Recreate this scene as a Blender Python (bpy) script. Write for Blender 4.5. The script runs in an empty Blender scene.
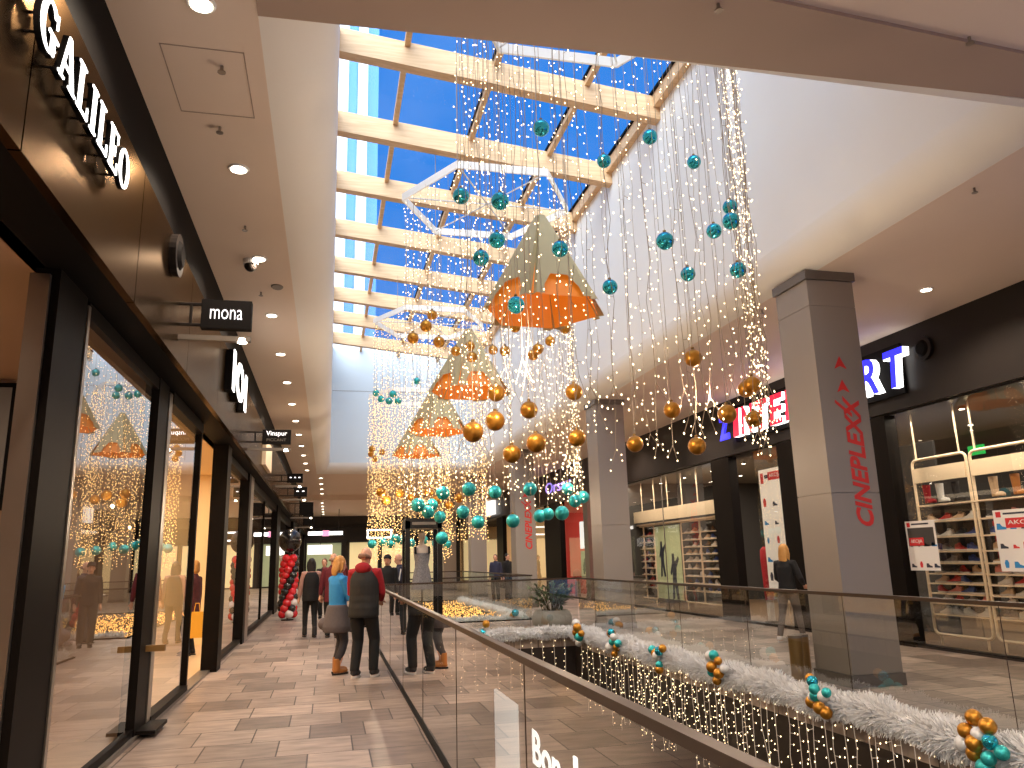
import bpy, bmesh, math, random
from mathutils import Vector, Matrix, Quaternion
random.seed(7)
PI = math.pi
SC = bpy.context.scene
COL = SC.collection
R = random.Random(11)

# ------------------------------------------------------------------ materials
def lin(c):
    return tuple((x/12.92 if x <= .04045 else ((x+.055)/1.055)**2.4) for x in c)
def rgb(r, g, b):
    return lin((r/255., g/255., b/255.))
MATS = {}
def mat(name, col, rough=.6, metal=0., emit=None, estr=0., var=.06, scale=6., bump=0., spec=.5, coat=0., quiet=False, sheen=0., tint=None):
    m = bpy.data.materials.new(name); m.use_nodes = True
    nt = m.node_tree; b = nt.nodes['Principled BSDF']
    b.inputs['Roughness'].default_value = rough
    b.inputs['Metallic'].default_value = metal
    b.inputs['Specular IOR Level'].default_value = spec
    if tint: b.inputs['Specular Tint'].default_value = tuple(tint)+(1,)
    if coat: b.inputs['Coat Weight'].default_value = coat; b.inputs['Coat Roughness'].default_value = .08
    if sheen: b.inputs['Sheen Weight'].default_value = sheen
    tc = nt.nodes.new('ShaderNodeTexCoord')
    nz = nt.nodes.new('ShaderNodeTexNoise'); nz.inputs['Scale'].default_value = scale; nz.inputs['Detail'].default_value = 4
    nt.links.new(tc.outputs['Object'], nz.inputs['Vector'])
    mx = nt.nodes.new('ShaderNodeMix'); mx.data_type = 'RGBA'
    mx.inputs[6].default_value = tuple(min(1, c*(1-var)) for c in col)+(1,)
    mx.inputs[7].default_value = tuple(min(1, c*(1+var)) for c in col)+(1,)
    nt.links.new(nz.outputs['Fac'], mx.inputs[0])
    nt.links.new(mx.outputs[2], b.inputs['Base Color'])
    if bump:
        bp = nt.nodes.new('ShaderNodeBump'); bp.inputs['Strength'].default_value = bump; bp.inputs['Distance'].default_value = .02
        nt.links.new(nz.outputs['Fac'], bp.inputs['Height']); nt.links.new(bp.outputs['Normal'], b.inputs['Normal'])
    if emit:
        b.inputs['Emission Color'].default_value = tuple(emit)+(1,)
        b.inputs['Emission Strength'].default_value = estr
        if quiet: m.cycles.emission_sampling = 'NONE'
    MATS[name] = m
    return m

def glass_mat(name, tint=(1, 1, 1), f0=.04, gain=1., rough=0.):
    """architectural pane: transparent + mirror weighted by the angle (Schlick, both faces)"""
    m = bpy.data.materials.new(name); m.use_nodes = True
    nt = m.node_tree; nt.nodes.clear()
    out = nt.nodes.new('ShaderNodeOutputMaterial')
    tr = nt.nodes.new('ShaderNodeBsdfTransparent'); tr.inputs[0].default_value = tuple(tint)+(1,)
    gl = nt.nodes.new('ShaderNodeBsdfGlossy'); gl.inputs['Roughness'].default_value = rough
    gl.inputs['Color'].default_value = (1, 1, 1, 1)
    mix = nt.nodes.new('ShaderNodeMixShader')
    lw = nt.nodes.new('ShaderNodeLayerWeight'); lw.inputs['Blend'].default_value = .5
    p = nt.nodes.new('ShaderNodeMath'); p.operation = 'POWER'; p.inputs[1].default_value = 5.
    nt.links.new(lw.outputs['Facing'], p.inputs[0])
    a = nt.nodes.new('ShaderNodeMath'); a.operation = 'MULTIPLY_ADD'; a.inputs[1].default_value = 1-f0; a.inputs[2].default_value = f0
    nt.links.new(p.outputs[0], a.inputs[0])
    # two faces: 2F/(1+F)
    n2 = nt.nodes.new('ShaderNodeMath'); n2.operation = 'MULTIPLY'; n2.inputs[1].default_value = 2.*gain
    nt.links.new(a.outputs[0], n2.inputs[0])
    d2 = nt.nodes.new('ShaderNodeMath'); d2.operation = 'ADD'; d2.inputs[1].default_value = 1.
    nt.links.new(a.outputs[0], d2.inputs[0])
    q = nt.nodes.new('ShaderNodeMath'); q.operation = 'DIVIDE'; q.use_clamp = True
    nt.links.new(n2.outputs[0], q.inputs[0]); nt.links.new(d2.outputs[0], q.inputs[1])
    nt.links.new(q.outputs[0], mix.inputs[0])
    nt.links.new(tr.outputs[0], mix.inputs[1]); nt.links.new(gl.outputs[0], mix.inputs[2])
    nt.links.new(mix.outputs[0], out.inputs['Surface'])
    MATS[name] = m
    return m

def tile_mat(name, c1, c2, cm, w=.6, h=.46, rough=.38):
    m = bpy.data.materials.new(name); m.use_nodes = True
    nt = m.node_tree; b = nt.nodes['Principled BSDF']
    tc = nt.nodes.new('ShaderNodeTexCoord')
    mp = nt.nodes.new('ShaderNodeMapping'); mp.inputs['Location'].default_value = (.13, .07, 0)
    nt.links.new(tc.outputs['Object'], mp.inputs['Vector'])
    br = nt.nodes.new('ShaderNodeTexBrick')
    br.offset = .41; br.offset_frequency = 2; br.squash = 1.25; br.squash_frequency = 3
    br.inputs['Scale'].default_value = 1.; br.inputs['Mortar Size'].default_value = .007
    br.inputs['Brick Width'].default_value = w; br.inputs['Row Height'].default_value = h
    br.inputs['Mortar Smooth'].default_value = .1; br.inputs['Bias'].default_value = 0
    br.inputs['Color1'].default_value = c1+(1,); br.inputs['Color2'].default_value = c2+(1,); br.inputs['Mortar'].default_value = cm+(1,)
    nt.links.new(mp.outputs[0], br.inputs['Vector'])
    nz = nt.nodes.new('ShaderNodeTexNoise'); nz.inputs['Scale'].default_value = 3.2; nz.inputs['Detail'].default_value = 6
    mp2 = nt.nodes.new('ShaderNodeMapping'); mp2.inputs['Scale'].default_value = (1., 3.2, 1)
    nt.links.new(tc.outputs['Object'], mp2.inputs['Vector']); nt.links.new(mp2.outputs[0], nz.inputs['Vector'])
    rp = nt.nodes.new('ShaderNodeMapRange'); rp.inputs[1].default_value = .3; rp.inputs[2].default_value = .7
    rp.inputs[3].default_value = .62; rp.inputs[4].default_value = 1.18
    nt.links.new(nz.outputs['Fac'], rp.inputs[0])
    mu = nt.nodes.new('ShaderNodeMix'); mu.data_type = 'RGBA'; mu.blend_type = 'MULTIPLY'; mu.inputs[0].default_value = 1.
    nt.links.new(br.outputs['Color'], mu.inputs[6]); nt.links.new(rp.outputs[0], mu.inputs[7])
    nt.links.new(mu.outputs[2], b.inputs['Base Color'])
    b.inputs['Roughness'].default_value = rough
    bp = nt.nodes.new('ShaderNodeBump'); bp.inputs['Strength'].default_value = .35; bp.inputs['Distance'].default_value = .004; bp.invert = True
    nt.links.new(br.outputs['Fac'], bp.inputs['Height']); nt.links.new(bp.outputs['Normal'], b.inputs['Normal'])
    MATS[name] = m
    return m

def wood_mat(name, c1, c2):
    m = bpy.data.materials.new(name); m.use_nodes = True
    nt = m.node_tree; b = nt.nodes['Principled BSDF']; b.inputs['Roughness'].default_value = .55
    tc = nt.nodes.new('ShaderNodeTexCoord'); mp = nt.nodes.new('ShaderNodeMapping')
    mp.inputs['Scale'].default_value = (.9, 8, 14)
    nz = nt.nodes.new('ShaderNodeTexNoise'); nz.inputs['Scale'].default_value = 1.6; nz.inputs['Detail'].default_value = 5; nz.inputs['Distortion'].default_value = .6
    nt.links.new(tc.outputs['Object'], mp.inputs[0]); nt.links.new(mp.outputs[0], nz.inputs['Vector'])
    cr = nt.nodes.new('ShaderNodeValToRGB'); cr.color_ramp.elements[0].position = .35; cr.color_ramp.elements[1].position = .7
    cr.color_ramp.elements[0].color = c1+(1,); cr.color_ramp.elements[1].color = c2+(1,)
    nt.links.new(nz.outputs['Fac'], cr.inputs[0]); nt.links.new(cr.outputs[0], b.inputs['Base Color'])
    MATS[name] = m
    return m

M = MATS
mat('ceiling_paint', (.80, .67, .56), .8, var=.03, scale=1.5)
mat('shaft_paint', (.84, .82, .78), .75, var=.02, scale=1.)
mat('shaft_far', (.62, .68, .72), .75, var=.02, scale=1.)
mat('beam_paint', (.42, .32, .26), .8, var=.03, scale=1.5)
tile_mat('floor_tile', rgb(178, 157, 142), rgb(114, 98, 88), rgb(52, 42, 36), w=.52, h=.62)
mat('fascia_metal', rgb(66, 53, 43), .27, .95, var=.16, scale=.9, spec=.4, tint=(.62, .53, .45))
mat('black_matte', (.008, .007, .007), .6, spec=.04)
mat('black_metal', (.016, .013, .012), .32, .0, spec=.22)
mat('dark_frame', (.010, .008, .007), .42, .0, spec=.03)
mat('steel', rgb(150, 142, 134), .30, .85)
mat('rail_metal', rgb(74, 60, 50), .42, .6)
mat('grey_metal', rgb(120, 112, 104), .4, .6)
mat('column_panel', rgb(150, 139, 128), .42, .25, var=.03, scale=1.)
mat('red_letter', rgb(206, 44, 36), .5)
mat('white_glow', (.9, .9, .9), .5, emit=(1, .98, .95), estr=2.6, quiet=True)
mat('pale_glow', (.9, .9, .9), .5, emit=(.95, .92, 1.), estr=1.5, quiet=True)
mat('blue_glow', rgb(40, 40, 220), .5, emit=rgb(50, 50, 250), estr=1.6, quiet=True)
mat('red_glow', rgb(210, 30, 60), .5, emit=rgb(235, 40, 70), estr=1.3, quiet=True)
mat('violet_glow', rgb(150, 120, 230), .5, emit=rgb(160, 140, 250), estr=1.1, quiet=True)
mat('lamp_glow', (1, 1, 1), .5, emit=(1, .86, .66), estr=14., quiet=True)
mat('bulb_glow', (1, .9, .7), .5, emit=(1, .74, .42), estr=5.5, quiet=True)
mat('bulb_gold', (1, .8, .4), .5, emit=(1, .56, .18), estr=3.2, quiet=True)
mat('bulb_amber', (1, .7, .3), .5, emit=(1, .45, .10), estr=2.6, quiet=True)
mat('net_mat', rgb(60, 36, 18), .8)
mat('wire', rgb(168, 150, 128), .6)
mat('white_wire', rgb(215, 205, 195), .6, emit=(1, .75, .5), estr=.10, quiet=True)
mat('led_frame', (.85, .83, .8), .4, emit=(1, .9, .75), estr=.2, quiet=True)
wood_mat('glulam', rgb(206, 166, 122), rgb(226, 190, 146))
mat('white_metal', (.8, .8, .8), .4)
mat('gold_tan', rgb(186, 168, 124), .5, .15, var=.05)
mat('orange_inner_glow', rgb(214, 122, 40), .5, emit=rgb(232, 128, 24), estr=.38, quiet=True)  # lit look of the lining is put in as emission, no lamp within
mat('teal_shiny', rgb(60, 190, 210), .12, .75, var=.05)
mat('teal_glitter', rgb(60, 190, 190), .35, .55, var=.5, scale=90)
mat('gold_ball', rgb(205, 142, 52), .34, .75, var=.10, scale=60)
mat('white_ball', (.8, .78, .75), .4, .2, var=.1, scale=60)
mat('tinsel', rgb(248, 242, 236), .45, var=.25, scale=14)
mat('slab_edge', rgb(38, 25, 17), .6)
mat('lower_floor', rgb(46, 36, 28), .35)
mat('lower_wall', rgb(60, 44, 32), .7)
mat('shop_wall_brown', rgb(176, 148, 124), .8, var=.05, scale=1.)
mat('shop_wall_cream', rgb(240, 212, 164), .8, var=.03, scale=1.)
mat('shop_floor', rgb(206, 178, 142), .35)
mat('shop_floor_brown', rgb(128, 100, 76), .4)
mat('shop_dark', rgb(64, 60, 57), .8)
mat('shop_grey', rgb(120, 118, 114), .8)
mat('shop_red', rgb(214, 70, 50), .7)
mat('shelf_cream', rgb(236, 212, 180), .45)
mat('concrete', rgb(150, 142, 130), .85, var=.12, scale=14, bump=.2)
mat('leaf', rgb(78, 108, 56), .5, var=.4, scale=20)
mat('leaf_dark', rgb(44, 66, 36), .5, var=.4, scale=20)
mat('stem', rgb(78, 66, 44), .8)
mat('brass', rgb(166, 132, 82), .35, .8)
mat('paper', (.82, .80, .77), .7, var=.03)
mat('poster_lit', (.85, .80, .74), .6, emit=(1, .88, .74), estr=.18, quiet=True)
mat('poster_red', rgb(206, 40, 44), .6)
mat('poster_ink', rgb(40, 46, 66), .6)
mat('skin', rgb(214, 160, 130), .55, var=.04)
mat('skin_pale', rgb(226, 196, 170), .45, var=.03)
mat('hair_dark', rgb(26, 20, 18), .6, var=.3, scale=60)
mat('hair_grey', rgb(140, 104, 84), .7, var=.3, scale=60)
mat('hair_blonde', rgb(196, 142, 74), .55, var=.3, scale=60)
mat('hair_brown', rgb(96, 64, 40), .6, var=.3, scale=60)
mat('cloth_black', rgb(16, 15, 16), .85, var=.2, scale=30)
mat('cloth_vest', rgb(25, 23, 22), .7, var=.2, scale=30)
mat('cloth_red', rgb(158, 24, 34), .85, var=.12, scale=30)
mat('cloth_darkred', rgb(96, 24, 34), .85, var=.12, scale=30)
mat('cloth_blue', rgb(44, 138, 204), .75, var=.12, scale=30)
mat('cloth_grey', rgb(92, 84, 86), .85, var=.15, scale=30)
mat('cloth_jeans', rgb(58, 56, 62), .85, var=.15, scale=40)
mat('cloth_greyjeans', rgb(104, 94, 88), .85, var=.2, scale=30)
mat('cloth_pink', rgb(170, 128, 116), .85)
mat('cloth_plaid', rgb(84, 40, 44), .85, var=.5, scale=16)
mat('cloth_navy', rgb(40, 40, 62), .85)
mat('cloth_pattern', rgb(146, 134, 128), .8, var=.75, scale=40)
mat('boot_tan', rgb(176, 112, 52), .6, var=.1)
mat('shoe_white', rgb(222, 214, 206), .6)
mat('sole_dark', rgb(34, 30, 30), .7)
mat('eye_dark', rgb(30, 22, 20), .3)
mat('lip', rgb(160, 84, 76), .5)
mat('balloon_red', rgb(210, 26, 36), .22, coat=.5)
mat('balloon_white', rgb(230, 220, 214), .25, coat=.5)
mat('balloon_black', rgb(22, 20, 21), .22, coat=.5)
mat('bag_yellow', rgb(222, 164, 46), .6)
mat('screen_white', (.8, .8, .8), .4, emit=(1, .98, .94), estr=1.1, quiet=True)
mat('green_glow', rgb(40, 160, 70), .5, emit=rgb(30, 190, 80), estr=.8, quiet=True)
glass_mat('shop_glass', (.93, .95, .94), gain=1.15)
glass_mat('rail_glass', (.78, .81, .79), gain=1.35)
glass_mat('far_glass', (.86, .88, .87), gain=.35)
glass_mat('roof_glass', (.90, .95, 1.), gain=.22)
def pale_strip_mat():
    m = bpy.data.materials.new('pale_strip'); m.use_nodes = True; nt = m.node_tree; nt.nodes.clear()
    out = nt.nodes.new('ShaderNodeOutputMaterial'); mix = nt.nodes.new('ShaderNodeMixShader'); mix.inputs[0].default_value = .34
    tr = nt.nodes.new('ShaderNodeBsdfTransparent'); tl = nt.nodes.new('ShaderNodeBsdfTranslucent'); tl.inputs[0].default_value = (.8, .88, .95, 1)
    nt.links.new(tr.outputs[0], mix.inputs[1]); nt.links.new(tl.outputs[0], mix.inputs[2]); nt.links.new(mix.outputs[0], out.inputs[0]); MATS['pale_strip'] = m
pale_strip_mat()
mat('tower_fin', (.86, .9, .92), .5); mat('tower_glass', rgb(60, 120, 190), .15, .3)

# ------------------------------------------------------------------ object helpers
LABELS = {}
def tag(o, label, cat, group=None, kind=None):
    o['label'] = label; o['category'] = cat
    if group: o['group'] = group
    if kind: o['kind'] = kind
    LABELS.setdefault(label, []).append((o.name, group))
    return o
def root_matrix(o):
    return Matrix.Translation(o.location) @ o.rotation_euler.to_matrix().to_4x4()
def thing(name, label, cat, loc=(0, 0, 0), rz=0., group=None, kind=None):
    o = bpy.data.objects.new(name, None); COL.objects.link(o)
    o.empty_display_size = .1
    o.location = loc; o.rotation_euler = (0, 0, rz)
    if label: tag(o, label, cat, group, kind)
    return o
def attach(o, parent, world=True):
    o.parent = parent
    if world:
        # parts are modelled in world coordinates, so only a root has a transform of its own
        o.matrix_parent_inverse = root_matrix(parent).inverted() if parent.parent is None else Matrix.Identity(4)

class MB:
    """collects shapes, links them as ONE mesh object"""
    def __init__(s): s.v = []; s.f = []; s.mi = []; s.cur = 0
    def use(s, i): s.cur = i; return s
    def add(s, vs, fs):
        o = len(s.v); s.v += [tuple(v) for v in vs]
        for f in fs: s.f.append(tuple(i+o for i in f)); s.mi.append(s.cur)
        return s
    def box(s, a, b):
        x0, y0, z0 = a; x1, y1, z1 = b
        if x0 > x1: x0, x1 = x1, x0
        if y0 > y1: y0, y1 = y1, y0
        if z0 > z1: z0, z1 = z1, z0
        return s.add([(x0,y0,z0),(x1,y0,z0),(x1,y1,z0),(x0,y1,z0),(x0,y0,z1),(x1,y0,z1),(x1,y1,z1),(x0,y1,z1)],
                     [(3,2,1,0),(4,5,6,7),(0,1,5,4),(1,2,6,5),(2,3,7,6),(3,0,4,7)])
    def quad(s, *p): return s.add(p, [tuple(range(len(p)))])
    def tube(s, pts, r, n=6, cap=True, ends=False):
        pts = [Vector(p) for p in pts]
        rs = list(r) if isinstance(r, (list, tuple)) else [r]*len(pts)
        if ends:   # rounded ends
            d0 = (pts[0]-pts[1]).normalized(); d1 = (pts[-1]-pts[-2]).normalized()
            a, ra = pts[0], rs[0]; b, rb = pts[-1], rs[-1]
            pts = [a+d0*ra*.95, a+d0*ra*.6]+pts+[b+d1*rb*.6, b+d1*rb*.95]
            rs = [ra*.3, ra*.78]+rs+[rb*.78, rb*.3]
        vs = []; fs = []; up = None
        for i, p in enumerate(pts):
            if i == 0: t = pts[1]-p
            elif i == len(pts)-1: t = p-pts[i-1]
            else: t = (pts[i+1]-p).normalized()+(p-pts[i-1]).normalized()
            if t.length < 1e-9: t = Vector((0, 0, 1))
            t.normalize()
            if up is None: up = Vector((0, 1, 0)) if abs(t.y) < .9 else Vector((1, 0, 0))
            x = up.cross(t)
            if x.length < 1e-6: x = Vector((1, 0, 0)).cross(t)
            x.normalize(); y = t.cross(x); up = y
            for k in range(n):
                a = 2*PI*k/n
                vs.append(p+x*math.cos(a)*rs[i]+y*math.sin(a)*rs[i])
        for i in range(len(pts)-1):
            for k in range(n):
                k2 = (k+1) % n
                fs.append((i*n+k, i*n+k2, (i+1)*n+k2, (i+1)*n+k))
        if cap:
            fs.append(tuple(range(n-1, -1, -1))); fs.append(tuple((len(pts)-1)*n+k for k in range(n)))
        return s.add(vs, fs)
    def loft(s, rings, n=16, cap=True):
        """rings: (cx,cy,cz, rx, ry) ellipses in horizontal planes"""
        vs = []; fs = []
        for (cx, cy, cz, rx, ry) in rings:
            for k in range(n):
                a = 2*PI*k/n; vs.append((cx+rx*math.cos(a), cy+ry*math.sin(a), cz))
        m = len(rings)
        for i in range(m-1):
            for k in range(n):
                k2 = (k+1) % n; fs.append((i*n+k, i*n+k2, (i+1)*n+k2, (i+1)*n+k))
        if cap: fs.append(tuple(range(n-1, -1, -1))); fs.append(tuple((m-1)*n+k for k in range(n)))
        return s.add(vs, fs)
    def ball(s, c, r, nu=12, nv=8, sc=(1, 1, 1)):
        vs = [(c[0], c[1], c[2]-r*sc[2])]; fs = []
        for j in range(1, nv):
            t = -PI/2+PI*j/nv
            for i in range(nu):
                a = 2*PI*i/nu
                vs.append((c[0]+r*sc[0]*math.cos(t)*math.cos(a), c[1]+r*sc[1]*math.cos(t)*math.sin(a), c[2]+r*sc[2]*math.sin(t)))
        vs.append((c[0], c[1], c[2]+r*sc[2])); top = len(vs)-1
        for i in range(nu):
            fs.append((0, 1+(i+1) % nu, 1+i)); fs.append((top, top-nu+i, top-nu+(i+1) % nu))
        for j in range(nv-2):
            for i in range(nu):
                i2 = (i+1) % nu
                fs.append((1+j*nu+i, 1+j*nu+i2, 1+(j+1)*nu+i2, 1+(j+1)*nu+i))
        return s.add(vs, fs)
    def octa(s, c, r, rz=None):
        rz = rz or r; x, y, z = c
        return s.add([(x+r,y,z),(x,y+r,z),(x-r,y,z),(x,y-r,z),(x,y,z+rz),(x,y,z-rz)],
                     [(0,1,4),(1,2,4),(2,3,4),(3,0,4),(1,0,5),(2,1,5),(3,2,5),(0,3,5)])
    def prism(s, poly, u, v, o, w):
        """poly (2D) in plane origin o, axes u,v, extruded along w"""
        o, u, v, w = Vector(o), Vector(u), Vector(v), Vector(w)
        a = [o+u*p[0]+v*p[1] for p in poly]; b = [p+w for p in a]; n = len(poly)
        fs = [tuple(range(n-1, -1, -1)), tuple(range(n, 2*n))]+[(i, (i+1) % n, n+(i+1) % n, n+i) for i in range(n)]
        return s.add(a+b, fs)
    def build(s, name, mats, parent=None, smooth=False, kind=None, world=True, label=None):
        me = bpy.data.meshes.new(name)
        me.from_pydata(s.v, [], s.f); me.validate()
        if not isinstance(mats, (list, tuple)): mats = [mats]
        for m in mats: me.materials.append(M[m] if isinstance(m, str) else m)
        if len(me.polygons) == len(s.mi):
            me.polygons.foreach_set('material_index', s.mi)
        if smooth: me.polygons.foreach_set('use_smooth', [True]*len(me.polygons))
        bm = bmesh.new(); bm.from_mesh(me); bmesh.ops.recalc_face_normals(bm, faces=bm.faces); bm.to_mesh(me); bm.free()
        o = bpy.data.objects.new(name, me); COL.objects.link(o)
        if parent is not None: attach(o, parent, world)
        if kind: o['kind'] = kind
        if label: o['label'] = label
        return o

def struct(name, mb, m, parent=None, smooth=False):
    return mb.build(name, m, parent, smooth, kind='structure')

def dup(root, loc=None, rz=None, label=None, group=None):
    r = root.copy(); COL.objects.link(r)
    if loc is not None: r.location = loc
    if rz is not None: r.rotation_euler = (0, 0, rz)
    if label:
        r['label'] = label; LABELS.setdefault(label, []).append((r.name, group or r.get('group')))
    if group: r['group'] = group
    for ch in list(root.children):
        c = ch.copy(); COL.objects.link(c); c.parent = r
        for g in list(ch.children):
            d = g.copy(); COL.objects.link(d); d.parent = c
    return r

_txt = {}
def text_geo(s, offset=0.):
    key = (s, offset)
    if key in _txt: return _txt[key]
    cu = bpy.data.curves.new('txt', 'FONT'); cu.body = s; cu.resolution_u = 3; cu.offset = offset
    ob = bpy.data.objects.new('txt', cu); COL.objects.link(ob)
    dg = bpy.context.evaluated_depsgraph_get(); dg.update()
    me = ob.evaluated_get(dg).to_mesh()
    vs = [v.co.copy() for v in me.vertices]; fs = [tuple(p.vertices) for p in me.polygons]
    ed = {}
    for f in fs:
        for i in range(len(f)):
            a, b = f[i], f[(i+1) % len(f)]
            k = (min(a, b), max(a, b)); ed.setdefault(k, []).append((a, b))
    bd = [v[0] for v in ed.values() if len(v) == 1]
    ob.evaluated_get(dg).to_mesh_clear()
    bpy.data.objects.remove(ob); bpy.data.curves.remove(cu)
    x0 = min(v.x for v in vs); x1 = max(v.x for v in vs); y0 = min(v.y for v in vs); y1 = max(v.y for v in vs)
    vs = [((v.x-x0)/(x1-x0), (v.y-y0)/(y1-y0)) for v in vs]
    _txt[key] = (vs, fs, bd)
    return _txt[key]
def text(mb, s, o, u, v, w, h, depth=.01, offset=0., shear=0.):
    """lettering filling a w x h box; o lower left corner, u reading direction, v up; extruded towards u x v"""
    vs, fs, bd = text_geo(s, offset)
    o, u, v = Vector(o), Vector(u), Vector(v); n = u.cross(v)*depth
    a = [o+u*(p[0]*w+p[1]*h*shear)+v*(p[1]*h) for p in vs]; b = [p+n for p in a]; k = len(vs)
    mb.add(a+b, [tuple(i+k for i in f) for f in fs]+[tuple(reversed(f)) for f in fs]+[(e[0], e[1], e[1]+k, e[0]+k) for e in bd])
    return mb

def ordn(i):
    w = ['first','second','third','fourth','fifth','sixth','seventh','eighth','ninth','tenth','eleventh','twelfth','thirteenth','fourteenth','fifteenth','sixteenth','seventeenth','eighteenth','nineteenth','twentieth','twenty-first','twenty-second','twenty-third','twenty-fourth','twenty-fifth','twenty-sixth','twenty-seventh','twenty-eighth']
    return w[i]

# ------------------------------------------------------------------ camera
CAMZ = 1.6
F = 767.
def _n(v): return v.normalized()
_d = _n(Vector(((328-512)/F, -(563-384)/F, -1)))
_u = Vector(((419-512)/F, (384+2983)/F, -1)); _u = _n(_u-_d*_u.dot(_d))
_r = _d.cross(_u)
ROT = Matrix((_r, _d, _u))          # world = ROT @ camera vector
cam = bpy.data.cameras.new('camera'); cam.sensor_width = 36.; cam.lens = F/1024*36.
co = bpy.data.objects.new('camera', cam); COL.objects.link(co)
co.matrix_world = Matrix.Translation((0, 0, CAMZ)) @ ROT.to_4x4()
cam.clip_start = .05; cam.clip_end = 500
SC.camera = co
def ray(px, py): return ROT @ Vector(((px-512)/F, -(py-384)/F, -1))
def at_y(px, py, y): r = ray(px, py); return Vector((0, 0, CAMZ))+r*(y/r.y)     # point of the place seen at a pixel, at depth y
def at_x(px, py, x): r = ray(px, py); return Vector((0, 0, CAMZ))+r*(x/r.x)

# ------------------------------------------------------------------ dimensions
XL, XF = -1.80, -1.47       # left shop glass, left fascia
XR = 9.5                    # right shop glass
CZ = 5.2                    # ceiling
V0, V1 = 1.0, 5.15          # void sides
VE1, VS2, VE2 = 16.35, 20.5, 31.5
SY0, SY1 = 4.65, 32.3       # light shaft ends
WX = 5.83                   # shaft right wall
ENDY = 58.
NEAR = -3.

# ------------------------------------------------------------------ room shell
def floor_piece(x0, x1, y0, y1, z=0., m='floor_tile', t=.25):
    struct('floor', MB().box((x0, y0, z-t), (x1, y1, z)), m)
floor_piece(-1.8, V0, NEAR, ENDY)
floor_piece(V1, XR, NEAR, ENDY)
floor_piece(V0, V1, VE1, VS2)
floor_piece(V0, V1, VE2, ENDY)
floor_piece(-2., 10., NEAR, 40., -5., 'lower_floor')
# void edges (dark cladding) and lower walls
def edge(a, b): struct('trim_1', MB().box(a, b), 'slab_edge')
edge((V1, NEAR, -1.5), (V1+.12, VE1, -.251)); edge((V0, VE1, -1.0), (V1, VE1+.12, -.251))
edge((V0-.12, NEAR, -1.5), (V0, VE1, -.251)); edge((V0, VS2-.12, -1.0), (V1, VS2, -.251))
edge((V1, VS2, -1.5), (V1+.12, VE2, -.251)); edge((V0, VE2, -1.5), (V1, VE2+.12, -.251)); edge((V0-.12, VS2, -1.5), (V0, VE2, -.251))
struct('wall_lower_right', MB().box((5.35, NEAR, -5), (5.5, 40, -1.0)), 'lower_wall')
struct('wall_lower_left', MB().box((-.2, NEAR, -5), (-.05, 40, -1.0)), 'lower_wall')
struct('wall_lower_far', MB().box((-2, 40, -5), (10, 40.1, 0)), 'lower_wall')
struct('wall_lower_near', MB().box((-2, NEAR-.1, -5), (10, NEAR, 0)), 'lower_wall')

# ceilings
def cbox(x0, x1, y0, y1, z=CZ, t=.2, m='ceiling_paint', nm='ceiling'): return struct(nm, MB().box((x0, y0, z), (x1, y1, z+t)), m)
cbox(-2., -.55, NEAR, SY1+.5); cbox(6.2, XR+.1, NEAR, SY1+.5)
struct('ceiling', MB().prism([(-.55, NEAR), (6.2, NEAR), (6.2, 4.12), (-.55, 3.70)], (1, 0, 0), (0, 1, 0), (0, 0, CZ+.02), (0, 0, .2)), 'ceiling_paint')
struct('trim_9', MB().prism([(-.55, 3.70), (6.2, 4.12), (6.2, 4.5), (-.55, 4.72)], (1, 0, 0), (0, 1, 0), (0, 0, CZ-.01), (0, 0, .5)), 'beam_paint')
cbox(-2., XR+.1, SY1+.5, 43.)
cbox(-2., XR+.1, 43., ENDY, 4.9, .5)
struct('wall_back', MB().box((-2, NEAR-.1, -.2), (XR+.1, NEAR, CZ+.2)), 'ceiling_paint')
# shaft with rounded lower edge: left, right, far, near
def bull(p0, p1, axis, name, m='shaft_paint'):
    """quarter-round from ceiling point p0 (x or y, z) up to wall point p1; swept along the other axis"""
    prof = []
    for k in range(9):
        a = PI/2*k/8
        prof.append((p0[0]+(p1[0]-p0[0])*math.sin(a), p0[1]+(p1[1]-p0[1])*(1-math.cos(a))))
    mb = MB(); n = len(prof)
    lo, hi = (SY0-.3, SY1+.5) if axis == 'x' else (-.55, 6.2)
    vs = [((p[0], lo, p[1]) if axis == 'x' else (lo, p[0], p[1])) for p in prof]+[((p[0], hi, p[1]) if axis == 'x' else (hi, p[0], p[1])) for p in prof]
    mb.add(vs, [(i, i+1, n+i+1, n+i) for i in range(n-1)])
    return struct(name, mb, m, smooth=True)
bull((-.58, CZ), (-.03, CZ+.55), 'x', 'trim_2'); bull((6.22, CZ), (WX, CZ+.42), 'x', 'trim_3'); bull((SY1+.52, CZ), (SY1, CZ+.42), 'y', 'trim_4')
ROOFL, ROOFR = 10.25, 9.62
struct('wall_shaft_left', MB().box((-.13, SY0-.3, CZ+.55), (-.03, SY1, ROOFL+.3)), 'shaft_paint')
struct('wall_shaft_right', MB().box((WX, SY0-.3, CZ+.42), (WX+.1, SY1, ROOFR+.25)), 'shaft_paint')
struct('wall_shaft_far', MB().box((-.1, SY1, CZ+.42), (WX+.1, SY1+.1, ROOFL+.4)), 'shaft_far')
struct('wall_shaft_near', MB().box((-.1, SY0-.1, CZ), (WX+.1, SY0, ROOFL+.4)), 'shaft_paint')
struct('trim_5', MB().box((0, SY1-.006, 8.64), (WX, SY1+.01, 8.655)).box((2.0, SY1-.006, 5.7), (2.012, SY1+.01, 8.64)), 'grey_metal')

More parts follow.
